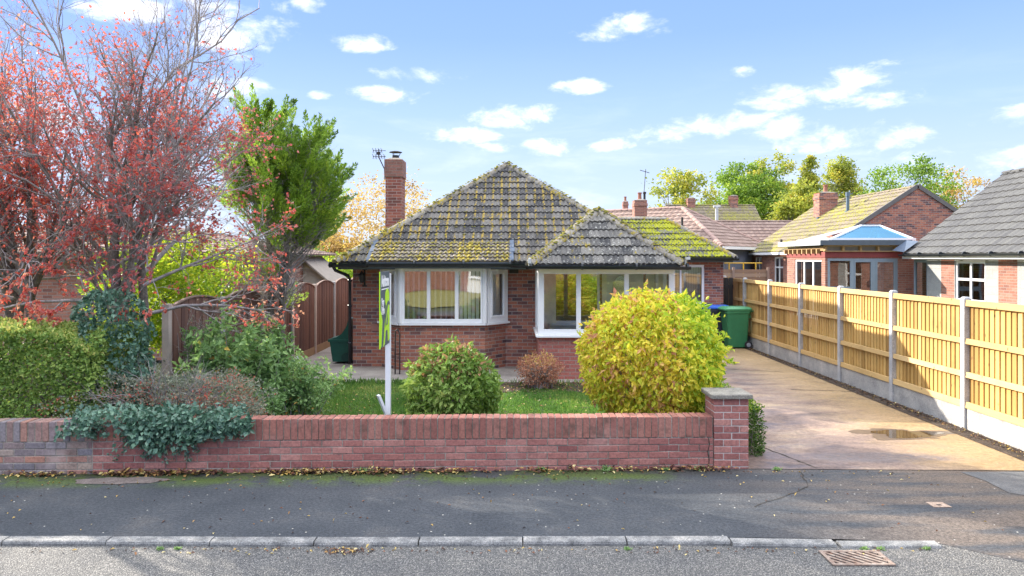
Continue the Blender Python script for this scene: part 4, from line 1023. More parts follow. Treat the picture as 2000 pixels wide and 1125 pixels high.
b = MB(); b.tube([(15.3, 33.6, 4.4), (15.3, 33.6, 5.2)], .075, 10); b.tube([(15.3, 33.6, 5.15), (15.3, 33.6, 5.35)], .1, 10); b.tube([(15.3, 33.6, 4.35), (15.3, 33.6, 4.5)], .13, 10); b.build('flue_pipe', plain('blue_grey_flue', (.1, .15, .2), .4), g3)
b = MB(); b.tube([(13.0, 35.6, 2.6), (13.0, 35.6, 3.25)], .06, 8); b.build('vent_pipe', iron, g3)
# (3) brown hipped house with chimney, turned
g4 = root('brown_hipped_house', 'brown hipped-roof bungalow with rosy hip tiles and a brick chimney carrying an aerial', 'house', (9, 38, 0))
u4 = Vector((-.8, .6, 0)); P1 = Vector((9.25, 40, 0))
roof(g4, (P1.x, P1.y), u4, -3.6, 12, 3.6, 2.9, .6, True, False, tile_brown, plain('rosy_ridge', (.36, .24, .2), .9), .3, .36, 4, ridge_r=.14)
b = MB()
nL = Vector((-.6, -.8, 0)); c1 = P1 - u4 * 3.3 + nL * 3.3; c2 = P1 - u4 * 3.3 - nL * 3.3
wall(b, c1, -nL, -u4, 6.6, 0, 2.85, [], .25); wall(b, c1 + u4 * 14, -u4, nL, 14, 0, 2.85, [], .25)
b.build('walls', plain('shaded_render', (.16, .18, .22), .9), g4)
b = MB(); p = P1 - u4 * 3.65 + nL * 3.65; b.bar((p.x, p.y, 2.84), (p - nL * 7.3)[:2] + (2.84,) if False else ((p - nL * 7.3).x, (p - nL * 7.3).y, 2.84), .05, .14); b.build('fascia', pvc, g4)
chimney(g4, 6.35, 7.0, 38.2, 38.9, 3.5, 5.35, far_brick, 1)
b = MB(); b.tube([(6.92, 38.5, 5.3), (6.92, 38.5, 5.75)], .06, 8); b.tube([(6.92, 38.5, 5.7), (6.92, 38.5, 5.8)], .09, 8)
b.tube([(6.9, 38.6, 5.6), (7.0, 38.6, 7.0)], .018, 5); b.tube([(6.7, 38.6, 6.95), (7.2, 38.6, 6.8)], .015, 4)
for i in range(4): b.tube([(6.75 + i * .12, 38.45, 6.93 - i * .035), (6.75 + i * .12, 38.75, 6.93 - i * .035)], .01, 4)
b.build('aerial', iron, g4)
b = MB(); b.tube([(8.35, 36.2, 3.3), (8.35, 36.2, 4.35)], .06, 8); b.build('vent_pipe', iron, g4)
# (4) low red-tiled garage roof in front of the mossy gable
g5 = root('red_tiled_garage', 'low reddish tiled outbuilding roof in the gap between brown and mossy roofs', 'garage', (13.6, 44, 0))
b = MB(); b.box(12, 20, 41.2, 46.8, 0, 2.55); b.build('walls', far_brick, g5)
roof(g5, (0, 44), (1, 0), 11.7, 21, 3.1, 2.6, .62, False, False, tile_brown, tile_brown, .3, .36, 3)
# (5) far mossy house with dark gable
g6 = root('far_gabled_house', 'far house with olive mossy roof and dark brick gable below the big trees', 'house', (16, 58, 0))
b = MB(); b.box(12.8, 19.0, 55.3, 62.7, 0, 3.2); b.build('walls', house_brick, g6)
roof(g6, (0, 59), (1, 0), 12.3, 19.4, 4.0, 3.35, .80, False, False, tile_far_moss, tile_far_moss, .35, .4, 3, gable_mat=house_brick)
chimney(g6, 14.0, 14.6, 58.7, 59.3, 6.1, 7.1, house_brick, 0); chimney(g6, 17.4, 18.0, 58.7, 59.3, 6.1, 7.3, house_brick, 0)
b = MB(); b.tube([(15.0, 54.0, 3.0), (15.0, 54.0, 6.1)], .12, 8); b.tube([(14.75, 54.0, 6.1), (15.25, 54.0, 6.1)], .1, 6); b.build('flue_pipe', plain('pale_flue', (.5, .5, .5), .5), g6)
b = MB(); b.box(15.5, 19.3, 54.5, 55.2, 3.0, 3.5); b.build('flat_canopy', pvc, g6)
g7 = root('far_cottage', 'small far roof with squat chimney just showing over the porch roof ridge', 'house', (10, 60, 0))
b = MB(); b.box(5.5, 11.5, 57, 63, 0, 3.3); b.build('walls', house_brick, g7)
roof(g7, (0, 60), (1, 0), 5, 12, 3.4, 3.5, .72, False, False, tile_far_moss, tile_far_moss, .4, .45, 3, gable_mat=house_brick); chimney(g7, 9.0, 9.4, 59.6, 60.2, 5.8, 6.9, house_brick, 1)
# neighbour to the left behind the trees
g8 = root('pale_neighbour_house', 'neighbouring bungalow with pinkish brick and pale window, half hidden behind the red-leaved tree', 'house', (-11.5, 18, 0))
b = MB(); wall(b, (-17, 17, 0), X_, FN, 10.2, 0, 2.4, [(8.2, 9.5, .9, 2.15), (2, 4, .9, 2.1)], .25); wall(b, (-6.8, 17.25, 0), Y_, X_, 9, 0, 2.4, [], .25); b.build('walls', far_brick, g8)
win_simple(g8, (-17, 17, 0), X_, FN, 8.2, 9.5, .9, 2.15, 2); win_simple(g8, (-17, 17, 0), X_, FN, 2, 4, .9, 2.1, 3)
roof(g8, (-11.9, 0), (0, 1), 16.5, 27, 5.4, 2.45, .2, True, True, tile_brown, tile_brown, .3, .36, 2)
g9 = root('garden_shed', 'cream boarded shed gable peeping over the brown fence', 'shed', (-6.9, 24, 0))
b = MB(); z0, zt = 0, 2.35
pts = [(-7.8, 24, 0), (-5.9, 24, 0), (-5.9, 24, 1.55), (-6.85, 24, zt), (-7.8, 24, 1.55)]
b.prism(pts, (0, 2.4, 0)); b.build('walls', plain('cream_boards', (.62, .58, .48), .8), g9)
b = MB(); b.bar((-6.85, 25.1, 2.40), (-5.78, 25.1, 1.48), 2.7, .05); b.bar((-6.85, 25.1, 2.40), (-7.92, 25.1, 1.48), 2.7, .05); b.build('roof', plain('felt', (.30, .26, .22), .9), g9)
# house across the road, behind the viewer: what the windows reflect
g10 = root('opposite_bungalow', 'bungalow across the road with white bay window, mirrored in the panes', 'bungalow', (-3, -22, 0))
b = MB(); wall(b, (6, -22, 0), -X_, Y_, 17, 0, 2.4, [(5, 9, .9, 2.1)], .25); b.build('walls', far_brick, g10)
window(g10, (6, -21.5, 0), -X_, Y_, 5, 9, .8, 2.2, 4, fr=.12, mull=.12, set_in=0)
b = MB(); b.box(-3, 1, -22, -21.6, 0, .8); b.build('bay_base', pvc, g10)
roof(g10, (-2.5, -26), (1, 0), -9.5, 9.5, 4.6, 2.4, .6, True, True, tile_brown, tile_brown, .3, .36, 2)
b = MB(); b.face([(-60, -4.5, -.02), (-60, -40, -.02), (60, -40, -.02), (60, -4.5, -.02)][::-1]); struct('verge', b, mottled('pale_lawn', [(.3, (.22, .22, .05)), (.7, (.34, .30, .09))], 2, 1))
# ------------------------------------------------------------------ garden walls of single bricks
def brick_run(b, xa, xb, z0, rows, depth, rh=.076, L=.227, yf=WL, seed=1, jit=.004, m=0, ragged=False):
    rr = random.Random(seed)
    for k in range(rows):
        x = xa - (L / 2 if k % 2 else 0)
        while x < xb - .02:
            p, q = max(x, xa) + .005, min(x + L, xb) - .005
            if q - p > .02:
                y = yf(p) + rr.uniform(-jit, jit); z = z0 + k * rh
                s = yf(q) - yf(p)
                b.hexa([(p, y, z + .005), (q, y + s, z + .005), (q, y + s + depth, z + .005), (p, y + depth, z + .005), (p, y, z + rh - .005), (q, y + s, z + rh - .005), (q, y + s + depth, z + rh - .005), (p, y + depth, z + rh - .005)], m, rr.random())
            x += L
def soldier_run(b, xa, xb, z0, h, depth, w=.077, yf=WL, seed=2, jit=.004):
    rr = random.Random(seed); x = xa
    while x < xb - .03:
        q = min(x + w, xb); y = yf(x) + rr.uniform(-jit, jit); dz = rr.uniform(-.003, .003); t = rr.uniform(-.002, .002)
        b.hexa([(x + .005, y, z0 + .004), (q - .005, y, z0 + .004), (q - .005, y + depth, z0 + .004), (x + .005, y + depth, z0 + .004), (x + .005 + t, y, z0 + h + dz), (q - .005 + t, y, z0 + h + dz), (q - .005 + t, y + depth, z0 + h + dz), (x + .005 + t, y + depth, z0 + h + dz)], 0, rr.random())
        x += w
def mort(b, xa, xb, z0, z1, ins=.006, dep=.215, yf=WL):
    b.hexa([(xa, yf(xa) + ins, z0), (xb, yf(xb) + ins, z0), (xb, yf(xb) + dep - ins, z0), (xa, yf(xa) + dep - ins, z0), (xa, yf(xa) + ins, z1), (xb, yf(xb) + ins, z1), (xb, yf(xb) + dep - ins, z1), (xa, yf(xa) + dep - ins, z1)], 0, .5)
XO = -4.60
gw = root('garden_wall', 'low red brick front garden wall topped by a row of upright bricks', 'garden wall', (-1, 8.3, 0))
b = MB(); brick_run(b, XO, 2.26, -.03, 5, .215, seed=3); b.build('brickwork', wall_brick, gw, bevel=.004, segs=1)
b = MB(); soldier_run(b, XO, 2.26, .352, .235, .215, seed=4); b.build('coping', coping_brick, gw, bevel=.006, segs=2)
b = MB(); mort(b, XO, 2.26, -.05, .345); mort(b, XO, 2.255, .345, .578, .009); b.build('mortar', mortar_mat, gw)
gw2 = root('old_garden_wall', 'older garden wall of mixed grey, buff and red bricks below the clipped hedge', 'garden wall', (-6, 8.1, 0))
b = MB(); brick_run(b, -16, XO, -.03, 5, .215, seed=13, jit=.004); b.build('brickwork', old_brick, gw2, bevel=.004, segs=1)
b = MB(); soldier_run(b, -16, XO, .352, .22, .215, seed=14, jit=.006); b.build('coping', old_brick, gw2, bevel=.006)
b = MB(); mort(b, -16, XO, -.05, .56); b.build('mortar', mortar_mat, gw2)
gp = root('gate_pillar', 'square red brick gate pillar with a weathered stone cap at the driveway', 'gate pillar', (2.45, 8.4, 0))
yp = WL(2.45) - .02
b = MB(); rr = random.Random(5)
for k in range(11):
    z = -.05 + k * .076; fl = k % 2; x0, x1, y0, y1 = 2.26, 2.655, yp, yp + .395
    def bk(a, c, d, e): 
        j = rr.uniform(-.002, .002); b.box(a + .004 + j, c - .004 + j, d + .004 + j, e - .004 + j, z + .004, z + .072, 0, rr.random())
    if fl: bk(x0, x0 + .2, y0, y0 + .11); bk(x0 + .2, x1, y0, y0 + .11) if False else bk(x0 + .2, x1, y0, y0 + .11); bk(x0, x0 + .11, y0 + .11, y1); bk(x1 - .11, x1, y0 + .11, y1 - .11); bk(x0 + .11, x1, y1 - .11, y1)
    else: bk(x0, x0 + .11, y0, y0 + .2); bk(x0 + .11, x0 + .29, y0, y0 + .11); bk(x0 + .29, x1, y0, y0 + .2); bk(x0, x0 + .11, y0 + .2, y1); bk(x1 - .11, x1, y0 + .2, y1); bk(x0 + .11, x1 - .11, y1 - .11, y1)
b.build('brickwork', wall_brick, gp, bevel=.004, segs=1)
b = MB(); b.box(2.268, 2.647, yp + .008, yp + .387, -.06, .786); b.build('mortar', plain('pale_mortar', (.50, .46, .42), .95), gp)
b = MB(); b.box(2.225, 2.69, yp - .035, yp + .43, .787, .84); b.build('cap_stone', mottled('weathered_cap', [(.3, (.15, .14, .12)), (.6, (.27, .25, .21)), (.8, (.36, .35, .30))], 7, .95, 60, .4, .8, .01), gp, bevel=.012)
b = MB()
pts = [(2.2, .35), (2.215, .28), (2.195, .2), (2.21, .1), (2.2, .0)]
for (x, z), (x2, z2) in zip(pts[:-1], pts[1:]): b.face([(x - .004, WL(x) - .004, z), (x2 - .005, WL(x) - .004, z2), (x2 + .005, WL(x) - .004, z2), (x + .004, WL(x) - .004, z)])
b.build('crack', crk, gw)

# ------------------------------------------------------------------ right fence
FX = 6.27
fe = root('closeboard_fence', 'new closeboard timber fence with concrete posts and gravel boards along the driveway', 'fence', (FX, 16, 0))
Ys = [10.19 + 1.93 * k for k in range(-2, 9)]
for i, y in enumerate(Ys):
    b = MB(); top = 1.83 + random.uniform(-.008, .008)
    b.hexa([(FX - .05, y - .05, -.1), (FX + .05, y - .05, -.1), (FX + .05, y + .05, -.1), (FX - .05, y + .05, -.1), (FX - .05, y - .05, top - .02), (FX + .05, y - .05, top - .02), (FX + .05, y + .05, top - .02), (FX - .05, y + .05, top - .02)])
    b.hexa([(FX - .049, y - .049, top - .02), (FX + .049, y - .049, top - .02), (FX + .049, y + .049, top - .02), (FX - .049, y + .049, top - .02), (FX - .03, y - .03, top), (FX + .03, y - .03, top), (FX + .03, y + .03, top), (FX - .03, y + .03, top)])
    b.build('post', concrete_post, fe, bevel=.006)
    if i == len(Ys) - 1: break
    y0, y1 = y + .052, Ys[i + 1] - .052
    b = MB(); b.box(FX - .02, FX + .03, y0, y1, -.05, .30); b.build('gravel_board', gravel_board_mat, fe, bevel=.006)
    b = MB(); n = 17; w = (y1 - y0) / n
    for k in range(n):
        a = y0 + k * w; t = random.uniform(-.002, .002)
        b.hexa([(FX + .006 + t, a + .001, .302), (FX + .018 + t, a + .001, .302), (FX + .03, a + w + .008, .302), (FX + .022, a + w + .008, .302), (FX + .006 + t, a + .001, 1.745), (FX + .018 + t, a + .001, 1.745), (FX + .03, a + w + .008, 1.745), (FX + .022, a + w + .008, 1.745)])
    pn = b.build('fence_panel', pine, fe)
    b = MB()
    for z, h in ((1.745, .085), (1.22, .075), (.76, .075), (.345, .085)):
        b.hexa([(FX - .04, y0, z - h / 2), (FX + .004, y0, z - h / 2), (FX + .004, y1, z - h / 2), (FX - .04, y1, z - h / 2), (FX - .03, y0, z + h / 2), (FX + .004, y0, z + h / 2), (FX + .004, y1, z + h / 2), (FX - .03, y1, z + h / 2)], 0, random.random())
    b.build('rails', pine_rail, pn, bevel=.004)

# left fence: brown arched panels
LX = -4.84
lf = root('brown_panel_fence', 'dark brown arched-top timber fence with concrete posts beside the house', 'fence', (LX, 15, 0))
Yl = [18.06 + 1.93 * k for k in range(-4, 5)]
for i, y in enumerate(Yl):
    b = MB(); b.box(LX - .05, LX + .05, y - .05, y + .05, -.1, 1.72); b.build('post', concrete_post if i % 2 else plain('pinkish_post%d' % i, (.5, .42, .36), .9), lf, bevel=.008)
    if i == len(Yl) - 1: break
    y0, y1 = y + .052, Yl[i + 1] - .052
    b = MB(); n = 15; w = (y1 - y0) / n
    arch = lambda t: 1.64 + .13 * math.sin(math.pi * min(max(t, 0), 1)) ** .8
    for k in range(n):
        t0, t1 = k / n, (k + 1) / n; a = y0 + k * w; d = .006 if k % 2 else 0
        b.hexa([(LX + .0 + d, a + .002, .2), (LX + .014 + d, a + .002, .2), (LX + .014 + d, a + w - .002, .2), (LX + d, a + w - .002, .2), (LX + d, a + .002, arch(t0)), (LX + .014 + d, a + .002, arch(t0)), (LX + .014 + d, a + w - .002, arch(t1)), (LX + d, a + w - .002, arch(t1))][::1], 0)
    pn = b.build('fence_panel', brown_board, lf)
    b = MB()
    for k in range(12):
        t0, t1 = k / 12, (k + 1) / 12; b.bar((LX + .01, y0 + (y1 - y0) * t0, arch(t0) + .012), (LX + .01, y0 + (y1 - y0) * t1, arch(t1) + .012), .05, .022, r=.5)
    b.build('capping', brown_cap, pn)
    b = MB(); b.box(LX - .02, LX + .025, y0, y1, -.02, .20); b.build('gravel_board', kick_board, lf)

# back boundary fence of the neighbours seen in the gap
bf = root('slatted_back_fence', 'brown horizontal board fence in the gap behind the bins', 'fence', (9, 32, 0))
b = MB()
for k in range(11): b.box(6.4, 11.15, 32 + (k % 2) * .01, 32.02 + (k % 2) * .01, .05 + k * .165, .205 + k * .165)
b.build('boards', wood_mat('weathered_board', [(.20, .12, .08), (.30, .19, .13), (.36, .25, .18)], 0, knots=False), bf)
for x in (6.4, 8.0, 9.6, 11.1):
    b = MB(); b.box(x - .05, x + .05, 31.92, 31.99, 0, 1.95); b.build('post', brown_cap, bf)
sf = root('yellow_play_frame', 'low yellow tube frame behind the slatted fence', 'play frame', (11, 36, 0))
b = MB(); ym = plain('yellow_paint', (.75, .45, .04), .5)
for x in (10.6, 11.3, 11.9): b.tube([(x, 36, 0), (x, 36, 2.12)], .035, 6)
b.tube([(10.3, 36, 2.1), (11.3, 36, 2.1)], .03, 6); b.tube([(11.3, 36, 2.1), (12.2, 36, 2.1)], .03, 6); b.build('tubes', ym, sf)
gd = root('dark_side_gate', 'narrow dark boarded gate closing the gap between the house corner and the fence', 'gate', (6.0, 20.6, 0))
b = MB()
for k in range(3): b.box(5.84 + k * .125, 5.955 + k * .125, 20.7, 20.72, .05, 1.8)
b.build('boards', plain('dark_gate', (.04, .035, .03), .8), gd); b = MB(); b.box(5.84, 6.21, 20.69, 20.70, 1.5, 1.6); b.box(5.84, 6.21, 20.69, 20.70, .3, .4); b.build('ledges', iron, gd)

# ------------------------------------------------------------------ wheelie bins
def wheelie(name, label, loc, rz, body_m, lid_m, group='wheelie bins by the house corner', sc=1):
    """local: +X is the hinge / handle side"""
    r_ = root(name, label, 'wheelie bin', loc, group, rz); r_.scale = (sc, sc, sc)
    b = MB(); prof = [(.04, .36, .40, .06), (.96, .56, .50, .0)]
    def ring(x0, x1, y, z, c=.04):
        return [(x0 + c, -y, z), (x1 - c, -y, z), (x1, -y + c, z), (x1, y - c, z), (x1 - c, y, z), (x0 + c, y, z), (x0, y - c, z), (x0, -y + c, z)]
    rings = [ring(-.22, .24, .22, .03), ring(-.25, .26, .235, .25), ring(-.31, .29, .27, .90), ring(-.34, .32, .285, .91), ring(-.34, .32, .285, .99)]
    base = len(b.v)
    for q in rings: b.v += q
    for i in range(len(rings) - 1):
        for k in range(8):
            j = (k + 1) % 8; b.f.append((i * 8 + k, i * 8 + j, (i + 1) * 8 + j, (i + 1) * 8 + k)); b.m.append(0); b.r.append(.5)
    b.f.append(tuple(range(8))[::-1]); b.m.append(0); b.r.append(.5); b.f.append(tuple(range(32, 40))); b.m.append(0); b.r.append(.5)
    b.box(.2, .34, -.2, .2, .78, .88); b.box(-.12, .1, -.285, -.25, .5, .62) if False else None
    b.build('body', body_m, r_, local=True, bevel=.008)
    b = MB(); R0 = ring(-.39, .36, .30, .985, .05); R1 = ring(-.39, .36, .30, 1.03, .05); R2 = ring(-.30, .30, .24, 1.075, .05)
    b.v += R0 + R1 + R2
    for i in range(2):
        for k in range(8):
            j = (k + 1) % 8; b.f.append((i * 8 + k, i * 8 + j, (i + 1) * 8 + j, (i + 1) * 8 + k)); b.m.append(0); b.r.append(.5)
    b.f.append(tuple(range(8))[::-1]); b.m.append(0); b.r.append(.5); b.f.append(tuple(range(16, 24))); b.m.append(0); b.r.append(.5)
    b.box(-.42, -.37, -.12, .12, 1.0, 1.03)
    b.build('lid', lid_m, r_, local=True, bevel=.008)
    b = MB(); b.tube([(.30, -.22, .95), (.40, -.22, .97), (.40, .22, .97), (.30, .22, .95)], .018, 8); b.build('handle', body_m, r_, local=True)
    rub = plain('tyre_rubber', (.02, .02, .022), .7); hub = plain('grey_hub', (.33, .36, .4), .5)
    for y in (-.29, .25):
        b = MB(); b.lathe([(.05, y), (.095, y), (.10, y + .01), (.10, y + .03), (.095, y + .04), (.05, y + .04)], (.25, 0, .10), 20, axis='y'); w = b.build('wheel', rub, r_, local=True, smooth=False)
        b = MB(); b.lathe([(.02, y - .006), (.055, y - .004), (.06, y + .044), (.02, y + .046)], (.25, 0, .10), 16, axis='y'); b.build('hub', hub, w, local=True)
    return r_
wheelie('wheelie_bin', 'green wheelie bin with green lid beside the timber fence', (5.86, 19.35, .01), R(3), plain('bin_green', (.035, .20, .09), .4), plain('lid_green', (.06, .27, .12), .4))
wheelie('wheelie_bin', 'wheelie bin with bright blue lid partly behind the green bin', (5.52, 19.97, .01), R(-5), plain('bin_black', (.02, .03, .05), .45), plain('lid_blue', (.015, .10, .50), .4), sc=1.0)

# ------------------------------------------------------------------ green coal bunker, bag, plank, rail
cb = root('coal_bunker', 'dark green plastic coal bunker with an upswept back, against the house side', 'bunker', (-3.75, 16.5, 0))
b = MB(); gr = plain('dark_green_plastic', (.012, .09, .065), .4)
prof = [(-3.98, .06), (-4.04, .48), (-4.06, .56), (-3.90, .60), (-3.78, .68), (-3.68, .83), (-3.62, 1.02), (-3.56, 1.02), (-3.56, .06)]
b.prism([(x, 16.35, z) for x, z in prof], (0, .62, 0)); b.build('body', gr, cb, bevel=.015)
b = MB(); b.bar((-4.09, 16.66, .575), (-3.90, 16.66, .62), .66, .03) if False else b.box(-4.08, -3.56, 16.33, 16.35, .50, .56); b.build('rim', gr, cb, bevel=.004)
b = MB(); b.lathe([(.0, -.02), (.10, -.02), (.10, 0), (.0, 0)], (-3.68, 16.35, .16), 16, axis='y'); b.build('hatch', plain('darker_green', (.006, .05, .04), .4), cb)
b = MB(); rr = random.Random(8)
for k in range(7):
    x, y, z = -4.75 + rr.uniform(-.02, .32), 15.9 + rr.uniform(-.12, .12), .06 + rr.uniform(0, .12)
    b.lathe([(.02, -.05), (.09, -.03), (.11 * rr.uniform(.7, 1.2), .02), (.06, .07), (.01, .08)], (x, y, z), 7, r=rr.random())
tag(b.build('plastic_bag', plain('crumpled_white_plastic', (.75, .78, .82), .35, var=.1, scale=20, bstr=.6), bevel=.01), 'crumpled white plastic bag on the path below the brown fence', 'plastic bag')
b = MB(); b.bar((-4.70, 15.9, .0), (-4.76, 16.02, 1.3), .055, .025); tag(b.build('wooden_stake', plain('pale_wood', (.55, .46, .38), .8)), 'thin pale stake leaning against the brown fence panel by the bag', 'stake')
b = MB()
for x in (-2.36, -2.27): b.tube([(x, 14.9, .0), (x, 14.9, .88 if x < -2.3 else .84)], .014, 8)
b.tube([(-2.36, 14.9, .88), (-2.315, 14.9, .92), (-2.27, 14.9, .84)], .014, 8); b.tube([(-2.36, 14.9, .42), (-2.27, 14.9, .42)], .01, 6)
tag(b.build('metal_plant_support', iron), 'thin rusty metal hoop standing at the foot of the bay corner', 'plant support')

# ------------------------------------------------------------------ estate agent board
sg = root('for_sale_board', 'grey and lime estate agent for sale board on a white post behind the wall', 'sign', (-1.56, 9.3, 0))
wp = plain('white_painted_post', (.74, .76, .78), .5, var=.06)
b = MB(); b.box(-1.595, -1.53, 9.27, 9.335, 0, 2.165); b.build('post', wp, sg, bevel=.003)
b = MB(); b.bar((-1.57, 9.22, .40), (-1.66, 9.16, .66), .065, .03) ; b.bar((-1.55, 9.24, .0), (-1.57, 9.22, .42), .06, .03); b.build('brace', wp, sg)
grey = plain('board_grey', (.085, .11, .13), .45, var=.03); lime = plain('board_lime', (.48, .80, .02), .45, var=.03); white = plain('board_white', (.85, .86, .86), .45, var=.02)
bx = -1.552; yn, yf_ = 8.62, 9.27; zb, zt = 1.30, 2.20
b = MB(); b.box(bx, bx + .012, yn, yf_, zb, zt, 0); b.box(bx, bx + .012, yn - .006, yn, zb - .003, zt + .003, 1); board = b.build('board', [grey, lime], sg)
fx = bx + .0135
def flat(nm, pts, m, d=.0):
    b = MB(); b.prism([(fx + d - .001, yn + y * (yf_ - yn), zb + z * (zt - zb)) for y, z in pts], (.0015, 0, 0)); return b.build(nm, m, board)
flat('lime_stripe', [(.0, .0), (.10, .03), (.22, .36), (.10, .46), (.0, .50)], lime)
flat('lime_letter', [(.30, .0), (.46, .035), (.56, .20), (.76, .20), (.80, .035), (.99, .06), (.99, .58), (.62, .60)], lime)
flat('grey_counter', [(.60, .27), (.76, .275), (.79, .44)], grey, .002)
b = MB(); b.prism([(fx, yn + (.72 + .24 * math.cos(a)) * (yf_ - yn), zb + .64 * .9 + .115 * math.sin(a)) for a in np.linspace(0, 2 * math.pi, 24, endpoint=False)], (.0016, 0, 0)); b.build('lime_dot', lime, board)
flat('grey_swoosh', [(.50, .40), (.62, .54), (.80, .60), (.99, .57), (.99, .53), (.8, .55), (.62, .42), (.52, .24)], grey, .003)
def text(body, size, y, z, name, parent, m, xs=1.0, bold=.0):
    c = bpy.data.curves.new(name, 'FONT'); c.body = body; c.size = size; c.extrude = .0012; c.offset = bold
    o = bpy.data.objects.new(name + '_src', c); COL.objects.link(o)
    dg = bpy.context.evaluated_depsgraph_get(); me = bpy.data.meshes.new_from_object(o.evaluated_get(dg)); bpy.data.objects.remove(o)
    off = OFF[parent.name]
    for v in me.vertices:
        x, yy, zz = v.co; v.co = (fx + .0022 + zz - off[0], y + x * xs - off[1], z + yy - off[2])
    me.materials.clear(); me.materials.append(m)
    if me.attributes.get('rnd') is None: a = me.attributes.new('rnd', 'FLOAT', 'FACE')
    o = bpy.data.objects.new(name, me); link(o, parent); return o
text('Ashtons', .175, yn + .05, 2.03, 'lettering', board, white, .90, .009)
text('For', .12, yn + .07, 1.80, 'lettering', board, white, 1.0, .007); text('Sale', .12, yn + .07, 1.70, 'lettering', board, white, 1.0, .007)
flat('white_rule', [(.10, .76), (.9, .76), (.9, .775), (.10, .775)], white, .001)
# ------------------------------------------------------------------ vegetation
def pn3(P, s, seed=0):
    """cheap smooth noise 0..1"""
    r = np.random.RandomState(seed + 100); v = 0
    for i in range(5):
        k = r.normal(0, 1, 3) * s * (1 + .5 * i); v = v + np.sin(P @ k + r.uniform(0, 6.3)) / (1 + .3 * i)
    return np.clip(v / 3.6 * .5 + .5, 0, 1)
def unit(v): return v / (np.linalg.norm(v, axis=-1, keepdims=True) + 1e-9)
def leaves(name, P, D, L, W, rnd, mat, parent, rng, fold=.2, curl=0, kind=None, nref=None, nn=.55):
    n = len(P); D = unit(D); Rv = unit(rng.normal(0, 1, (n, 3)))
    if nref is not None: Rv = unit(np.asarray(nref) + rng.normal(0, nn, (n, 3)))
    S = unit(np.cross(D, Rv)); Nn = np.cross(S, D);
    L = np.broadcast_to(L, n)[:, None] * rng.uniform(.7, 1.25, (n, 1)); W = np.broadcast_to(W, n)[:, None] * rng.uniform(.75, 1.2, (n, 1))
    V = np.stack([P, P + D * L * .45 - S * W / 2 + Nn * W * fold, P + D * L - Nn * L * curl, P + D * L * .45 + S * W / 2 + Nn * W * fold], 1).reshape(-1, 3)
    i = np.arange(n)[:, None] * 4
    F = np.concatenate([i + np.array([0, 1, 2]), i + np.array([0, 2, 3])], 1).reshape(-1, 3)
    o = np_mesh(name, V, F, mat, parent, np.repeat(np.clip(rnd, 0, 1), 2), smooth=False)
    if kind: o['kind'] = kind
    return o
def tubes(name, groups, mat, parent, sides=(8, 6, 4, 3, 3)):
    Vs = []; Fs = []; base = 0
    for gi, (P, rad) in enumerate(groups):
        S = sides[min(gi, len(sides) - 1)]; B, n, _ = P.shape
        if B == 0: continue
        T = unit(np.gradient(P, axis=1)); ref = np.where(np.abs(T[..., 2:3]) > .9, np.array([0, 1., 0]), np.array([0, 0, 1.]))
        A = unit(np.cross(T, ref)); Bv = np.cross(T, A); an = np.arange(S) / S * 2 * math.pi
        ring = P[:, :, None] + (A[:, :, None] * np.cos(an)[None, None, :, None] + Bv[:, :, None] * np.sin(an)[None, None, :, None]) * rad[:, :, None, None]
        Vs.append(ring.reshape(-1, 3))
        b_ = np.arange(B)[:, None, None] * n * S; i_ = np.arange(n - 1)[None, :, None] * S; k = np.arange(S)[None, None, :]; k2 = (k + 1) % S
        q = np.stack([b_ + i_ + k, b_ + i_ + k2, b_ + i_ + S + k2, b_ + i_ + S + k], -1).reshape(-1, 4) + base
        Fs.append(q); base += B * n * S
    V = np.concatenate(Vs); F = np.concatenate(Fs)
    return np_mesh(name, V, F, mat, parent, np.full(len(F), .5), smooth=True)
def grow(starts, dirs, lens, rads, levels, rng, keep=None):
    out = []; S = np.array(starts, float); D = unit(np.array(dirs, float)); Ln = np.array(lens, float); Rd = np.array(rads, float)
    for li, lv in enumerate(levels):
        n = lv['n']; B = len(S); pts = [S]; d = D.copy(); dd = [D]
        for i in range(n):
            d = unit(d + rng.normal(0, lv.get('w', .15), (B, 3)) + np.array([0, 0, lv.get('up', 0)]) + np.array(lv.get('pull', (0, 0, 0))))
            pts.append(pts[-1] + d * (Ln / n)[:, None]); dd.append(d)
        P = np.stack(pts, 1); DD = np.stack(dd, 1); tp = lv.get('taper', .35)
        rad = Rd[:, None] * np.linspace(1, tp, n + 1)[None]
        if keep is not None:
            ok = keep(P[:, -1], li); P, DD, rad, Ln, Rd = P[ok], DD[ok], rad[ok], Ln[ok], Rd[ok]; B = len(P)
        out.append((P, rad))
        if li == len(levels) - 1: break
        k = lv['kids']; f = rng.uniform(lv.get('f0', .25), 1.0, (B, k)); f[:, 0] = 1.0
        fi = f * n; i0 = np.minimum(fi.astype(int), n - 1); t = (fi - i0)[..., None]; bi = np.arange(B)[:, None]
        S2 = P[bi, i0] * (1 - t) + P[bi, i0 + 1] * t; d0 = DD[bi, i0 + 1]
        pr = unit(np.cross(d0, rng.normal(0, 1, d0.shape))); ang = rng.uniform(lv.get('a0', .4), lv.get('a1', .9), (B, k, 1))
        ang[:, 0] *= .35
        D2 = unit(d0 * np.cos(ang) + pr * np.sin(ang))
        L2 = (Ln[:, None] * lv.get('lr', .6) * rng.uniform(.7, 1.2, (B, k)) * (1.15 - .5 * f)); R2 = rad[bi, i0] * lv.get('rr', .6)
        S, D, Ln, Rd = S2.reshape(-1, 3), D2.reshape(-1, 3), L2.ravel(), R2.ravel()
    return out
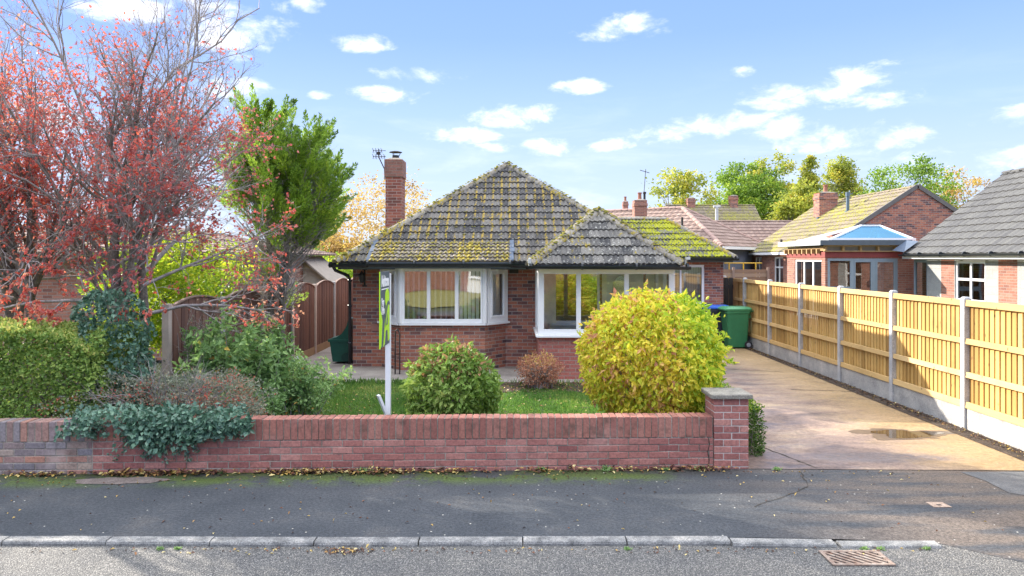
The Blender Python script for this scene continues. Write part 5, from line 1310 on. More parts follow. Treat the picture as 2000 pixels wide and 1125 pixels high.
def on_paths(P, n, rng, f0=.2):
    B, m, _ = P.shape; b = rng.randint(0, B, n); f = rng.uniform(f0, 1, n) * (m - 1); i = np.minimum(f.astype(int), m - 2); t = (f - i)[:, None]
    return P[b, i] * (1 - t) + P[b, i + 1] * t, unit(P[b, i + 1] - P[b, i])

# --- red-leaved tree at the left
rng = np.random.RandomState(11)
tr = root('red_leaved_tree', 'large multi-stemmed red-leaved tree, nearly bare at the top, rising behind the ivy and hedge', 'tree', (-5.35, 10.0, 0))
st = [(-5.35, 10.0, -.05), (-5.2, 10.1, -.05), (-5.5, 9.9, -.05), (-5.25, 9.8, -.05), (-5.45, 10.2, -.05), (-6.9, 10.6, -.05), (-7.1, 10.4, -.05), (-8.2, 10.2, -.05), (-6.95, 10.3, -.05)]
dr_ = [(-.1, .0, 1), (.35, .05, 1), (-.55, .0, 1), (.18, -.15, 1), (-.3, .2, 1), (-.2, 0, 1), (.25, -.1, 1), (-.1, 0, 1), (-.05, .2, 1)]
lens = [4.3, 4.1, 3.9, 3.5, 4.2, 4.0, 3.9, 3.9, 4.3]; rads = [.10, .08, .085, .06, .065, .09, .075, .08, .07]
lv = [dict(n=7, w=.08, up=.05, kids=8, f0=.36, a0=.3, a1=.8, lr=.56, rr=.55), dict(n=6, w=.13, up=.09, kids=8, f0=.2, a0=.35, a1=.85, lr=.58, rr=.6),
      dict(n=5, w=.16, up=.05, kids=7, f0=.15, a0=.4, a1=1.0, lr=.52, rr=.55), dict(n=4, w=.24, up=.04, kids=4, f0=.15, a0=.4, a1=1.1, lr=.55, rr=.6, taper=.4), dict(n=4, w=.32, up=.03)]
xlim = [505]
def keep_red(E, li):
    """crown outline: dips at the right, open above"""
    x = E[:, 0] / E[:, 1] * 1440 + 1000
    z = E[:, 2]
    if li < 2: return x < xlim[0]; z = E[:, 2]
    lim = np.interp(x, [-400, 260, 420, 530, 580], [7.4, 7.2, 6.4, 5.3, 3.9])
    return (E[:, 0] < -2.95) & (x < xlim[0] + 25) & (E[:, 0] > -7.8) & (z < lim) & (z > 1.35) & (E[:, 1] > 8.9 - .4 * (E[:, 0] > -6)) & (E[:, 1] < 12.6)
gr_ = grow(st, dr_, lens, rads, lv, rng, keep_red)
# low arching side limbs to the right and the left
st2 = [(-5.0, 9.9, 1.6), (-4.9, 9.8, 2.0), (-5.2, 9.8, 2.3), (-5.6, 9.8, 1.8), (-6.9, 10.2, 1.8), (-6.5, 9.8, 2.2), (-5.1, 9.6, 2.6), (-7.8, 9.8, 1.7), (-7.2, 9.6, 2.6), (-5.0, 9.9, 2.9)]
dr2 = [(1, -.1, .35), (1, .2, .55), (1, -.3, .5), (-1, -.3, .3), (-1, -.2, .3), (.5, -.6, .4), (1, .0, .7), (-.5, -.3, .3), (.3, -.6, .3), (1, .3, .8)]
xlim[0] = 590
g2_ = grow(st2, dr2, [1.7, 1.8, 1.9, 1.7, 1.8, 1.5, 1.8, 1.6, 1.6, 1.8], [.028, .025, .022, .025, .028, .022, .022, .028, .025, .022],
           [dict(n=6, w=.13, up=-.03, kids=9, f0=.15, a0=.3, a1=.9, lr=.55, rr=.6), dict(n=5, w=.16, kids=8, f0=.15, a0=.4, a1=1, lr=.55, rr=.6), dict(n=4, w=.2, kids=3, f0=.2, a0=.4, a1=1, lr=.6, rr=.6), dict(n=3, w=.22)], rng, keep_red)
xlim[0] = 520
g3_ = grow([(-5.1, 10, 2.3), (-4.95, 10.1, 2.9), (-5.3, 10.1, 3.2), (-5.2, 9.9, 2.7), (-5.6, 10, 3.4), (-5.0, 10.2, 2.2)], [(.55, 0, 1), (.75, .1, 1), (.3, -.1, 1), (.9, -.1, 1), (.05, .1, 1), (.3, .2, 1)], [3.6, 3.0, 3.4, 2.4, 3.4, 3.9], [.026, .024, .024, .02, .022, .026],
           [dict(n=9, w=.17, up=.02, kids=12, f0=.2, a0=.3, a1=.8, lr=.42, rr=.6), dict(n=5, w=.16, up=.05, kids=8, f0=.15, a0=.4, a1=1, lr=.5, rr=.6), dict(n=4, w=.2, up=.05, kids=5, f0=.1, a0=.4, a1=1.1, lr=.5, rr=.6), dict(n=4, w=.32, up=.05)], rng, keep_red)
g4_ = grow([(-5.4, 10.3, 2.0), (-5.6, 10.3, 2.4), (-6.5, 10.5, 2.2), (-5.2, 10.3, 2.8)], [(.25, 1, .7), (-.3, 1, .8), (.1, 1, .8), (.35, .8, 1)], [3.2, 3.0, 3.0, 2.8], [.04, .04, .04, .035], [dict(n=7, w=.1, up=.03, kids=9, f0=.3, a0=.3, a1=.9, lr=.5, rr=.6), dict(n=5, w=.16, up=.04, kids=8, f0=.15, a0=.4, a1=1, lr=.5, rr=.6), dict(n=4, w=.2, kids=4, f0=.2, a0=.4, a1=1, lr=.55, rr=.6), dict(n=3, w=.25)], rng, lambda E, l: (E[:, 2] > 1.8) & (E[:, 1] < 14.2) & (1000 + E[:, 0] / E[:, 1] * 1440 < 470))  # back-leaning limbs added to break up the sunlit wedge on the pavement
tubes('trunk', [gr_[0], gr_[1]], bark, tr, (10, 7))
tubes('branches', [gr_[2], gr_[3], gr_[4], g2_[0], g2_[1], g2_[2], g2_[3], g3_[0], g3_[1], g3_[2], g3_[3], g4_[0], g4_[1], g4_[2], g4_[3]], twig, tr, (5, 4, 3, 5, 4, 3, 3, 6, 4, 3, 3, 6, 4, 3, 3))
P1_, D1_ = on_paths(gr_[4][0], 52000, rng); P2_, D2_ = on_paths(g2_[3][0], 20000, rng); P3_, D3_ = on_paths(g2_[2][0], 4000, rng); P4_, D4_ = on_paths(g4_[3][0], 11000, rng)
P = np.concatenate([P1_, P2_, P3_, P4_]); D = np.concatenate([D1_, D2_, D3_, D4_])
px = P[:, 0] / P[:, 1] * 1440 + 1000; py = HY - (P[:, 2] - H) / P[:, 1] * 1440
dens = np.interp(px, [-300, 150, 330, 460, 560], [.8, .62, .45, .22, .12]) * np.interp(py, [-80, 60, 180, 330, 620], [.10, .14, .5, .85, 1.0])
dens *= .05 + 1.5 * pn3(P, 2.3, 3); ok = rng.rand(len(P)) < dens; P, D = P[ok], D[ok]
hue = .22 + .42 * pn3(P, 1.1, 8) + rng.uniform(-.12, .4, len(P)) + .28 * np.clip((2.5 - P[:, 2]) / 1.5, 0, 1) + .16 * np.clip((200 - px[ok]) / 200, 0, 1)  # low leaves pushed redder: glow of the sun behind them put into the colour
D = unit(D * .6 + rng.normal(0, .6, P.shape) + np.array([0, 0, -.35]))
leaves('crown', P, D, .05, .037, hue, L_red, tr, rng, curl=.2)

# --- conifer beside it
rng = np.random.RandomState(5)
cf = root('conifer_tree', 'bright green twin-trunked conifer with upswept plumes, bare and twiggy on its shaded side', 'tree', (-4.45, 14.0, 0))
tk = []
for (x, y, lean, L, r) in ((-4.58, 14.0, .05, 4.8, .085), (-4.40, 14.05, .14, 4.4, .075), (-4.40, 13.9, .34, 3.6, .04), (-4.62, 14.1, -.22, 3.9, .04)):
    n = 9; p = [np.array([x, y, -.05])]; d = unit(np.array([lean * .05, 0, 1.]))
    for i in range(n):
        d = unit(d + rng.normal(0, .025, 3) + np.array([lean * (.22 if i > 3 else .02), 0, .06])); p.append(p[-1] + d * L / n)
    tk.append((np.array(p), np.linspace(r, r * .25, n + 1)))
TP = np.stack([t[0] for t in tk]); TR = np.stack([t[1] for t in tk])
br = []; tips = []
for i in range(900):
    if len(br) >= 430: break
    t = rng.randint(0, 4); f = rng.uniform(.36, 1.0) * 9; a = int(min(f, 8)); s = TP[t][a] + (TP[t][a + 1] - TP[t][a]) * (f - a)
    h = s[2]; az = rng.uniform(0, 2 * math.pi)
    # wider in the middle, skewed to the right
    env = np.interp(h, [1.4, 2.0, 2.8, 3.6, 4.4, 5.2], [.5, 1.0, 1.1, .85, .6, .3]); ln = env * rng.uniform(.55, 1.1) * (1.12 if math.cos(az) > 0 else .92)
    d = unit(np.array([math.cos(az), math.sin(az), .45])); p = [s]
    for k in range(5): d = unit(d + np.array([0, 0, .16]) + rng.normal(0, .08, 3)); p.append(p[-1] + d * ln / 5)
    qx_ = 1000 + p[-1][0] / p[-1][1] * 1440; qy_ = HY - (p[-1][2] - H) / p[-1][1] * 1440
    if (qx_ > np.interp(qy_, [160, 230, 280, 400, 450, 500], [560, 605, 665, 685, 640, 590]) or qx_ < np.interp(qy_, [160, 300, 480], [520, 440, 430])) : continue
    br.append(np.array(p)); tips.append((p[-1], d, ln, az, h))
BR = np.stack(br)
dead = grow([b[2] for b in br], [b[3] - b[2] for b in br], [.45] * len(br), [.008] * len(br), [dict(n=4, w=.25, kids=5, f0=.1, a0=.4, a1=1.1, lr=.7, rr=.6), dict(n=3, w=.25, kids=3, f0=.1, a0=.4, a1=1, lr=.6, rr=.7), dict(n=2, w=.2)], rng)
tubes('trunk', [(TP, TR)], bark, cf, (10,))
tubes('branches', [(BR, np.linspace(.014, .004, 6)[None].repeat(len(br), 0)), dead[0], dead[1], dead[2]], twig, cf, (5, 3, 3, 3))
LP = []; LD = []; LR = []
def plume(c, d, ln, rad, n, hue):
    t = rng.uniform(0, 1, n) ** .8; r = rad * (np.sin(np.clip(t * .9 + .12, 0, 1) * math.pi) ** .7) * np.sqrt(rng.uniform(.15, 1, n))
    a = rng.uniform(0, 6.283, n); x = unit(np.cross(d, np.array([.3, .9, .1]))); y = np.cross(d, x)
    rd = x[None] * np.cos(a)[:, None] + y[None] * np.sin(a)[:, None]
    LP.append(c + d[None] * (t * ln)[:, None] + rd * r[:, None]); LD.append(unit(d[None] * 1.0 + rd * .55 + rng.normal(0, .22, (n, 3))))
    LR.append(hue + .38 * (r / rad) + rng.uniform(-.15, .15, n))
for (e, d, ln, az, h) in tips:
    qx = 1000 + e[0] / e[1] * 1440; qy = HY - (e[2] - H) / e[1] * 1440
    qx += rng.normal(0, 9)
    if qx < np.interp(qy, [165, 200, 230, 300, 400, 480], [545, 528, 505, 470, 440, 470]) or qx > np.interp(qy, [160, 230, 280, 400, 470, 500], [555, 600, 655, 680, 645, 600]): continue
    if rng.rand() < .28 or qy < 215: continue
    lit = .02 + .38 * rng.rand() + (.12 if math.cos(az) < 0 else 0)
    bare = (h < 2.7 and math.cos(az) < .1) or h < 2.05
    if bare and rng.rand() < .9: continue
    if h < 2.7 and math.cos(az) < -.2 and rng.rand() < .6: continue
    for k in range(3):
        dd = unit(d * 1.2 + rng.normal(0, .32, 3) + np.array([0, 0, .2])); c = e - d * rng.uniform(.1, .5) * ln * .6
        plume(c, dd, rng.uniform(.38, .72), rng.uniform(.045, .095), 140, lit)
for t in range(2):
    for k in range(9): plume(TP[t][-1] - np.array([rng.uniform(-.15, .15), rng.uniform(-.12, .12), k * .09]), unit(np.array([rng.uniform(-.3, .3), rng.uniform(-.3, .3), 1])), .55, .10, 150, .25)
P = np.concatenate(LP); D = np.concatenate(LD); hue = np.concatenate(LR)
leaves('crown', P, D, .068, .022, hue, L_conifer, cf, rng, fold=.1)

# --- generic clumped tree / shrub
def clump_tree(name, label, cat, base, h, w, mat, seed, nclump=60, per=160, leaf=(.12, .08), trunk=.12, z0=.3, tw=True, group=None, shape=None, spread=.16, lim=6, dens_low=1.0, bare=0):
    rng = np.random.RandomState(seed); r_ = root(name, label, cat, base, group); B = np.array(base, float)
    lvls = [dict(n=6, w=.07, up=.08, kids=lim, f0=.35, a0=.35, a1=.8, lr=.6, rr=.6), dict(n=5, w=.13, up=.07, kids=5, f0=.2, a0=.4, a1=.9, lr=.6, rr=.6), dict(n=4, w=.18, kids=4, f0=.2, a0=.4, a1=1, lr=.6, rr=.6), dict(n=3, w=.2)]
    g = grow([B, B + np.array([.15 * w * .3, 0, 0])], [(-.08, 0, 1), (.14, .05, 1)], [h * .62, h * .55], [trunk, trunk * .8], lvls, rng)
    tubes('trunk', [g[0], g[1]], bark, r_, (7, 5)); tubes('branches', [g[2], g[3]], twig, r_, (3, 3))
    C = []
    cz = z0 * h + (1 - z0) * h / 2; rz = (1 - z0) * h / 2
    while len(C) < nclump:
        u = rng.uniform(-1, 1, 3); q = np.linalg.norm(u)
        if q > 1: continue
        wz = 1.0 if shape is None else shape((u[2] + 1) / 2)
        c = B + np.array([u[0] * w / 2 * wz, u[1] * w / 2 * wz, cz + u[2] * rz])
        if pn3(c[None], 2.2 / w * 2, seed)[0] < .36: continue
        C.append(c)
    C = np.array(C); k = rng.randint(0, nclump, nclump * per); sz = rng.uniform(.6, 1.3, nclump)[k][:, None] * spread * w
    off = rng.normal(0, 1, (len(k), 3)) * sz * np.array([1, 1, .6]) * .55; P = C[k] + off; P[:, 2] = np.maximum(P[:, 2], B[2] + .05)
    cl = rng.rand(nclump)[k]
    hue = .15 + .45 * cl + rng.uniform(-.2, .3, len(P))
    D = unit(off + np.array([0, 0, -.1]) * w * .2 + rng.normal(0, .5, P.shape) * sz)
    leaves('crown', P, D, leaf[0], leaf[1], hue, mat, r_, rng)
    return r_
clump_tree('yellow_green_shrub', 'tall yellow-green laurel-like shrub leaning over the brown fence behind the red tree', 'shrub', (-5.75, 12.6, 0), 2.85, 2.5, L_lime, 21, 90, 110, (.085, .05), .04, .3, spread=.13)
clump_tree('autumn_tree', 'thin golden autumn tree standing behind the chimney', 'tree', (-5.9, 33, 0), 6.2, 5.2, L_far_orange, 22, 120, 60, (.12, .085), .11, .12, spread=.11, lim=9)
clump_tree('golden_tree', 'low golden-orange tree between conifer and roof', 'tree', (-8.6, 35, 0), 4.0, 4.2, L_far_orange, 23, 90, 120, (.15, .10), .1, .08, spread=.12)
clump_tree('green_shrub', 'bright green bush above the end of the brown fence', 'shrub', (-7.2, 28.5, 0), 2.45, 2.3, L_lime, 24, 50, 160, (.11, .06), .04, .1, spread=.16)
clump_tree('dark_shrub', 'dark green bush beside the shed roof behind the fence', 'shrub', (-8.3, 30, 0), 2.9, 2.6, L_far_green, 25, 60, 150, (.11, .07), .05, .1, spread=.16)
# distant trees on the skyline
far = [
 ('Z', 'sparse yellow-green tree over the brown roof chimney', (14.3, 62), 9.9, 6.0, L_far_yel, 31, 60, 90, None),
 ('Z', 'broad lime-green tree, leftmost of the big skyline group', (24.0, 75), 12.2, 7.0, L_far_green, 32, 110, 130, None),
 ('Z', 'tall olive tree with open crown in the middle of the skyline group', (27.3, 77), 13.4, 6.2, L_far_yel, 33, 90, 110, None),
 ('Z', 'low bright yellow-green tree beside the mossy roof edge', (26.0, 66), 9.0, 5.0, L_far_yel, 34, 80, 130, None),
 ('Z', 'thin pale poplar with a pointed bare top', (31.5, 78), 13.2, 3.8, L_far_yel, 35, 70, 80, lambda t: .35 + .75 * (1 - t)),
 ('Z', 'rounded olive-gold poplar behind the mossy roof chimney', (38.0, 85), 14.4, 6.0, L_far_yel, 36, 90, 110, lambda t: .3 + .8 * (1 - t) ** .7),
 ('Z', 'layered tree with dark green and amber foliage above the gable', (40.5, 75), 12.9, 8.4, L_far_green, 37, 70, 120, None),
 ('Z', 'bare-topped orange tree between gable and grey roof', (47.5, 78), 12.0, 7.0, L_far_orange, 38, 70, 70, None),
 ('Z', 'dark green round tree low between the far chimneys', (21.5, 85), 9.6, 7.5, L_far_green, 39, 70, 120, None),
 ('Z', 'low green tree just above the far chimney', (17.5, 85), 8.8, 5.0, L_far_green, 40, 50, 120, None),
]
for _, lab, (x, y), h, w, m_, sd, nc, per, shp in far:
    clump_tree('distant_tree', lab, 'tree', (x, y, -.1), h, w, m_, sd, nc, per, (.26, .2), .16, .22, group='trees on the skyline', shape=shp, spread=.12, lim=8)
for i in range(16):   # background screen left and right, mostly hidden by houses
    x = -62 + i * 7.5 + random.uniform(-2, 2); y = 70 + random.uniform(-8, 14)
    if x > 2: x += 52
    clump_tree('background_tree', 'low green background tree in the row far behind the gardens', 'tree', (x, y, -.1), random.uniform(3.6, 4.6), 8, (L_far_green, L_far_yel, L_far_orange)[i % 3], 60 + i, 30, 70, (.4, .3), .15, .05, group='low trees in the row far behind the gardens', spread=.15, lim=4)

# --- round bushes
def ball_bush(name, label, c, r, mat, seed, n, leaf, hf, droop=.5, cat='bush', shell=.72, stems=18, rough=.07, top=None, parent=None):
    rng = np.random.RandomState(seed); rt = root(name, label, cat, (c[0], c[1], 0)); c = np.array(c, float); r = np.array(r, float)
    u = unit(rng.normal(0, 1, (n, 3))); k = shell + (1 - shell) * rng.uniform(0, 1, n) ** .45
    bump = 1 + rough * 2 * (pn3(u, 3.2, seed) - .5) + rough * 1.2 * (pn3(u, 8, seed + 1) - .5)
    holes = pn3(u * 1.0, 11, seed + 2); kp = rng.rand(n) < np.clip(.35 + 1.5 * holes, 0, 1); u, k, bump = u[kp], k[kp], bump[kp]; n = len(u); k = k - .10 * np.clip(.5 - holes[kp], 0, 1)
    P = c + u * r * (k * bump)[:, None]; P[:, 2] = np.maximum(P[:, 2], .03)
    D = unit(u * .35 + rng.normal(0, .5, (n, 3)) + np.array([0, 0, -droop])); PA, DA, HA, NA = [P], [D], [hf(P, u, k, rng)], [u]
    m = 90; uu = unit(rng.normal(0, 1, (m, 3))); uu[:, 2] = np.abs(uu[:, 2]) * .8 - .2; E = c + uu * r * .9
    S = np.array([c[0], c[1], 0.]) + rng.normal(0, .08, (m, 3)) * np.array([1, 1, 0]); t = np.linspace(0, 1, 6)[None, :, None]
    PP = S[:, None] * (1 - t) + E[:, None] * t + np.sin(t * math.pi) * np.array([0, 0, .12]); tubes('stems', [(PP, np.linspace(.012, .004, 6)[None].repeat(m, 0))], twig, rt, (5,))
    # thin shoots poking out
    m = stems * 6; uu = unit(rng.normal(0, 1, (m, 3))); uu[:, 2] = np.abs(uu[:, 2]); S = c + uu * r * .9; E = c + uu * r * rng.uniform(1.03, 1.11, (m, 1)) + rng.normal(0, .03, (m, 3))
    sP, sD = on_paths(np.stack([S, E], 1), m * 6, rng, .2); PA.append(sP); DA.append(unit(sD + rng.normal(0, .7, sP.shape))); HA.append(hf(sP, unit(sP - c), np.ones(len(sP)), rng)); NA.append(unit(sP - c))
    q_ = rng.uniform(.6, 1.25, sum(map(len, PA))); leaves('foliage', np.concatenate(PA), np.concatenate(DA), leaf[0] * q_, leaf[1] * q_, np.concatenate(HA), mat, rt, rng, curl=.15, nref=np.concatenate(NA))
    return rt
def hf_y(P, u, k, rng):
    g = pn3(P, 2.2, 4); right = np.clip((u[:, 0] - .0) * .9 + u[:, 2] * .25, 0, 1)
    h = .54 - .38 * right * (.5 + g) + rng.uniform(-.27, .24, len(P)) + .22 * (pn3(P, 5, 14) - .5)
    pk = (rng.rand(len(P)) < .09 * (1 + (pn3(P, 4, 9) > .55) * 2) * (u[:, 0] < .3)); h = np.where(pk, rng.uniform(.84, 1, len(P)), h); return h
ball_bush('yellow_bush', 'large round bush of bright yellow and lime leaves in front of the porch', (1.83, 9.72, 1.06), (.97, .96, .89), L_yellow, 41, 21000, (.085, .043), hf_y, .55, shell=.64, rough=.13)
def hf_g(P, u, k, rng):
    h = .42 + .5 * (pn3(P, 3, 2) - .5) + rng.uniform(-.25, .28, len(P)); br = (u[:, 2] > .45) & (rng.rand(len(P)) < .22); return np.where(br, 1, np.minimum(h, .93))
ball_bush('green_bush', 'smaller round green bush with reddish top leaves in the middle of the lawn', (-.80, 9.75, .60), (.60, .58, .60), L_bush, 42, 7500, (.09, .048), hf_g, .35, shell=.60, rough=.18)
ball_bush('spirea_bush', 'small twiggy pinkish-brown bush beside the porch wall', (.50, 13.35, .32), (.40, .36, .30), L_spirea, 43, 3200, (.04, .02), lambda P, u, k, rng: rng.uniform(0, 1, len(P)) * np.where(u[:, 2] > .5, 1.1, .8), .0, shell=.25, stems=30, rough=.14)
# box hedge by the driveway
def slab_leaves(name, label, cat, x0, x1, yf0, yb, z0, zf, mat, seed, n, leaf, hf, rough=.06, yfn=None, core=None):
    rng = np.random.RandomState(seed); rt = root(name, label, cat, ((x0 + x1) / 2, yf0, 0))
    ax, ay, az = (x1 - x0), (yb - yf0), (zf((x0 + x1) / 2) - z0); A = np.array([ax * az, ax * az * .6, ax * ay, ay * az, ay * az]); A /= A.sum()
    f = rng.choice(5, n, p=A); a, b_ = rng.rand(n), rng.rand(n); X = x0 + ax * a; Y = yf0 + ay * b_; Z = z0 + (zf(X) - z0) * rng.rand(n)
    Y = np.where(f == 0, yf0, np.where(f == 1, yb, Y)); ZT = zf(X); Z = np.where(f == 2, ZT, Z); X = np.where(f == 3, x0, np.where(f == 4, x1, X))
    Nn = np.zeros((n, 3)); Nn[f == 0, 1] = -1; Nn[f == 1, 1] = 1; Nn[f == 2, 2] = 1; Nn[f == 3, 0] = -1; Nn[f == 4, 0] = 1
    P = np.stack([X, Y, Z], 1); P += Nn * (rough * 2 * (pn3(P, 5, seed) - .5) + rough * 1.5 * (pn3(P, 13, seed + 1) - .5) - np.abs(rng.normal(0, .045, n)))[:, None] + rng.normal(0, .012, (n, 3))
    D = unit(Nn * .7 + rng.normal(0, .6, (n, 3)) + np.array([0, 0, .1])); leaves('foliage', P, D, leaf[0], leaf[1], hf(P, Nn, rng), mat, rt, rng, curl=.1, nref=Nn + np.array([0, -.3, .3]))
    m = int(ax * ay * 90) + 60; S = np.stack([rng.uniform(x0 + .05, x1 - .05, m), rng.uniform(yf0 + .08, yb - .05, m), np.zeros(m)], 1); g = grow(S, rng.normal(0, .25, (m, 3)) + np.array([0, 0, 1]), np.full(m, az * .8), np.full(m, .009), [dict(n=4, w=.15, kids=5, f0=.1, a0=.4, a1=1, lr=.45, rr=.6), dict(n=3, w=.2)], rng, lambda E, l: (E[:, 0] > x0) & (E[:, 0] < x1) & (E[:, 1] > yf0) & (E[:, 1] < yb))
    tubes('stems', g, twig, rt, (4, 3)); return rt
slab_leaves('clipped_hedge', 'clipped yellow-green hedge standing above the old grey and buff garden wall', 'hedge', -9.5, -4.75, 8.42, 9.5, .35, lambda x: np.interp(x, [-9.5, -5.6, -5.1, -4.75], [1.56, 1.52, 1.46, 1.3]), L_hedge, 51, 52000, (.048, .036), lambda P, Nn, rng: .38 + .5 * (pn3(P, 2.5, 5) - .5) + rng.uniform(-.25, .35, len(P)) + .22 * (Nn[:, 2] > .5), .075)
slab_leaves('box_hedge', 'low dark green box hedge between driveway and yellow bush', 'hedge', 2.40, 3.0, 8.78, 13.1, .0, lambda x: .56 + .04 * np.sin(x * 9), L_box, 52, 27000, (.035, .02), lambda P, Nn, rng: .25 + .4 * (pn3(P, 4, 5) - .3) + rng.uniform(-.2, .25, len(P)) + .5 * (Nn[:, 2] > .5), .05)  # top leaves shifted to lime, sunlight put into their colour
# --- tall leafy shrub with stems
rng = np.random.RandomState(77)
def stem_shrub(name, label, c, w, d, h, nst, mat, seed, leaf, nleaf, hue0=.35, lean=.25, cat='shrub', hfun=None):
    rng = np.random.RandomState(seed); rt = root(name, label, cat, (c[0], c[1], 0))
    S = np.stack([c[0] + rng.uniform(-.3, .3, nst) * w, c[1] + rng.uniform(-.3, .3, nst) * d, np.zeros(nst)], 1); D = np.stack([(S[:, 0] - c[0]) / w * 2 * lean, (S[:, 1] - c[1]) / d * 2 * lean, np.ones(nst)], 1) + rng.normal(0, .12, (nst, 3))
    hh = h * rng.uniform(.6, 1.05, nst) * (1 - .35 * np.abs((S[:, 0] - c[0]) / w * 2) ** 2)
    g = grow(S, D, hh, np.full(nst, .01), [dict(n=6, w=.1, kids=6, f0=.2, a0=.3, a1=.9, lr=.38, rr=.5), dict(n=4, w=.2, up=.03)], rng)
    tubes('stems', g, twig, rt, (5, 3)); Pa, Da = on_paths(g[1][0], int(nleaf * .7), rng, .1); Pb, Db = on_paths(g[0][0], int(nleaf * .3), rng, .35)
    P = np.concatenate([Pa, Pb]); D = np.concatenate([Da, Db]); P = P + rng.normal(0, .03, P.shape); P[:, 2] = np.maximum(P[:, 2], .04)
    hue = hue0 + .4 * (pn3(P, 3, seed) - .5) + rng.uniform(-.25, .28, len(P)) + (rng.rand(len(P)) < .03) * .5
    leaves('foliage', P, D * .4 + rng.normal(0, .6, P.shape) + np.array([0, 0, -.3]), leaf[0], leaf[1], hue, mat, rt, rng, curl=.2, nref=np.array([0, -.6, .7])); return rt
stem_shrub('leafy_shrub', 'tall mid-green leafy shrub in front of the brown fence', (-3.72, 10.3), 1.3, 1.2, 1.33, 46, L_shrub, 61, (.095, .05), 9500)
stem_shrub('low_mixed_shrub', 'lower olive and bronze shrub to the lawn side of the tall leafy shrub', (-3.12, 10.5), .95, 1.0, .84, 30, L_shrub, 62, (.06, .032), 5200, .55)
stem_shrub('dark_low_shrub', 'dense dark green low shrub spilling onto the lawn behind the wall ivy', (-3.35, 9.5), 1.0, .7, .66, 28, L_shrub, 65, (.055, .03), 4200, .3)
stem_shrub('dry_climber', 'tangle of dry brown climber stems on the brown fence', (-4.55, 10.6), .5, 1.3, 1.55, 40, L_coto, 63, (.04, .02), 500, .5, .1)
stem_shrub('garden_perennials', 'low leafy perennials with yellowing leaves along the wall between the two round bushes', (.45, 9.1), 1.7, .6, .30, 40, L_shrub, 64, (.06, .04), 1800, .6, .5, 'plants')
# --- cotoneaster mound with berries
rng = np.random.RandomState(88)
ct = root('cotoneaster', 'greyish cotoneaster mound dotted with red berries behind the garden wall', 'shrub', (-4.3, 8.9, 0))
n = 17000; u = unit(rng.normal(0, 1, (n, 3))); u[:, 2] = np.abs(u[:, 2]); k = .72 + .28 * rng.rand(n) ** .5
ca = np.array([-4.2, 8.8, .42]); ra = np.array([1.32, .55, .58]); P = ca + u * ra * (k * (1 + .42 * (pn3(u, 4, 3) - .5) * 2))[:, None]
leaves('foliage', P, u * .5 + rng.normal(0, .7, P.shape), .034, .018, .35 + .5 * (pn3(P, 3.5, 6) - .4) + rng.uniform(-.2, .45, n), L_coto, ct, rng)
m = 160; uu = unit(rng.normal(0, 1, (m, 3))); uu[:, 2] = np.abs(uu[:, 2]); S = ca + uu * ra * .5; g = grow(S, uu + rng.normal(0, .5, uu.shape), np.full(m, .5), np.full(m, .007), [dict(n=5, w=.15, up=-.05, kids=4, f0=.2, lr=.5, rr=.6), dict(n=3, w=.2)], rng)
tubes('stems', g, twig, ct, (4, 3))
sel = rng.choice(n, 620, replace=False); sel = sel[pn3(P[sel], 3.5, 6) > .42]; V = []; F = []
octv = np.array([(1, 0, 0), (0, 1, 0), (-1, 0, 0), (0, -1, 0), (0, 0, 1), (0, 0, -1)]) * .009; octf = np.array([(0, 1, 4), (1, 2, 4), (2, 3, 4), (3, 0, 4), (1, 0, 5), (2, 1, 5), (3, 2, 5), (0, 3, 5)])
V = (P[sel][:, None] + octv[None] + (u[sel] * .02)[:, None]).reshape(-1, 3); F = (octf[None] + (np.arange(len(sel)) * 6)[:, None, None]).reshape(-1, 3); o = np_mesh('berries', V, F, berry, ct, np.full(len(F), .5), smooth=True); o['kind'] = 'stuff'
# --- ivy: column, wall drape and hanging strands
rng = np.random.RandomState(99)
iv = root('ivy', 'blue-green ivy climbing in a column at the hedge end and spilling over the garden wall', 'ivy', (-4.6, 8.6, 0))
n = 3600; a = rng.uniform(0, 6.283, n); z = rng.uniform(.35, 1.98, n); rr_ = np.interp(z, [.3, .9, 1.4, 1.75, 1.98], [.34, .25, .30, .34, .12]) * (1 + 1.1 * (pn3(np.stack([np.cos(a) * 2, np.sin(a) * 2, z * 2], 1), 2, 5) - .5))
Pc = np.stack([-4.85 + np.interp(z, [.3, 1.2, 1.9], [.22, .05, -.08]) + rr_ * 1.25 * np.cos(a), 8.95 + rr_ * np.sin(a), z], 1); Dc = np.stack([np.cos(a), np.sin(a), np.full(n, -.4)], 1)
n = 5200; n = 3600; t = rng.rand(n); x = -5.0 + 2.15 * rng.rand(n) ** .75; t = rng.rand(n); hang = np.interp(x, [-5, -4.5, -4.1, -3.75, -3.3, -2.85], [.08, .10, .16, .20, .13, .05]) * (.6 + .8 * pn3(np.stack([x * 3, x * 0, x * 0], 1), 2, 7))
y = WL(x); 
nz = pn3(np.stack([x * 2.2, t * 3, t * 0], 1), 2.2, 17); th_ = np.clip(t * 1.75, 0, 1) * math.pi / 2
Pd = np.stack([x, y + .26 - .34 * np.sin(th_) - .05 * nz, .585 + .10 * np.cos(th_) * (.3 + nz) - np.clip(t - .57, 0, 1) / .43 * hang * 1.5 + .03 * nz], 1) + rng.normal(0, .022, (n, 3))
Dd = np.stack([x * 0, -np.sin(th_) - .3, np.cos(th_) + .2], 1)
keep_ = rng.rand(n) < np.clip(-.75 + 2.9 * pn3(Pd * np.array([2.4, .1, 3]), 2.6, 31), .03, 1); Pd, Dd = Pd[keep_], Dd[keep_]
st_ = []; 
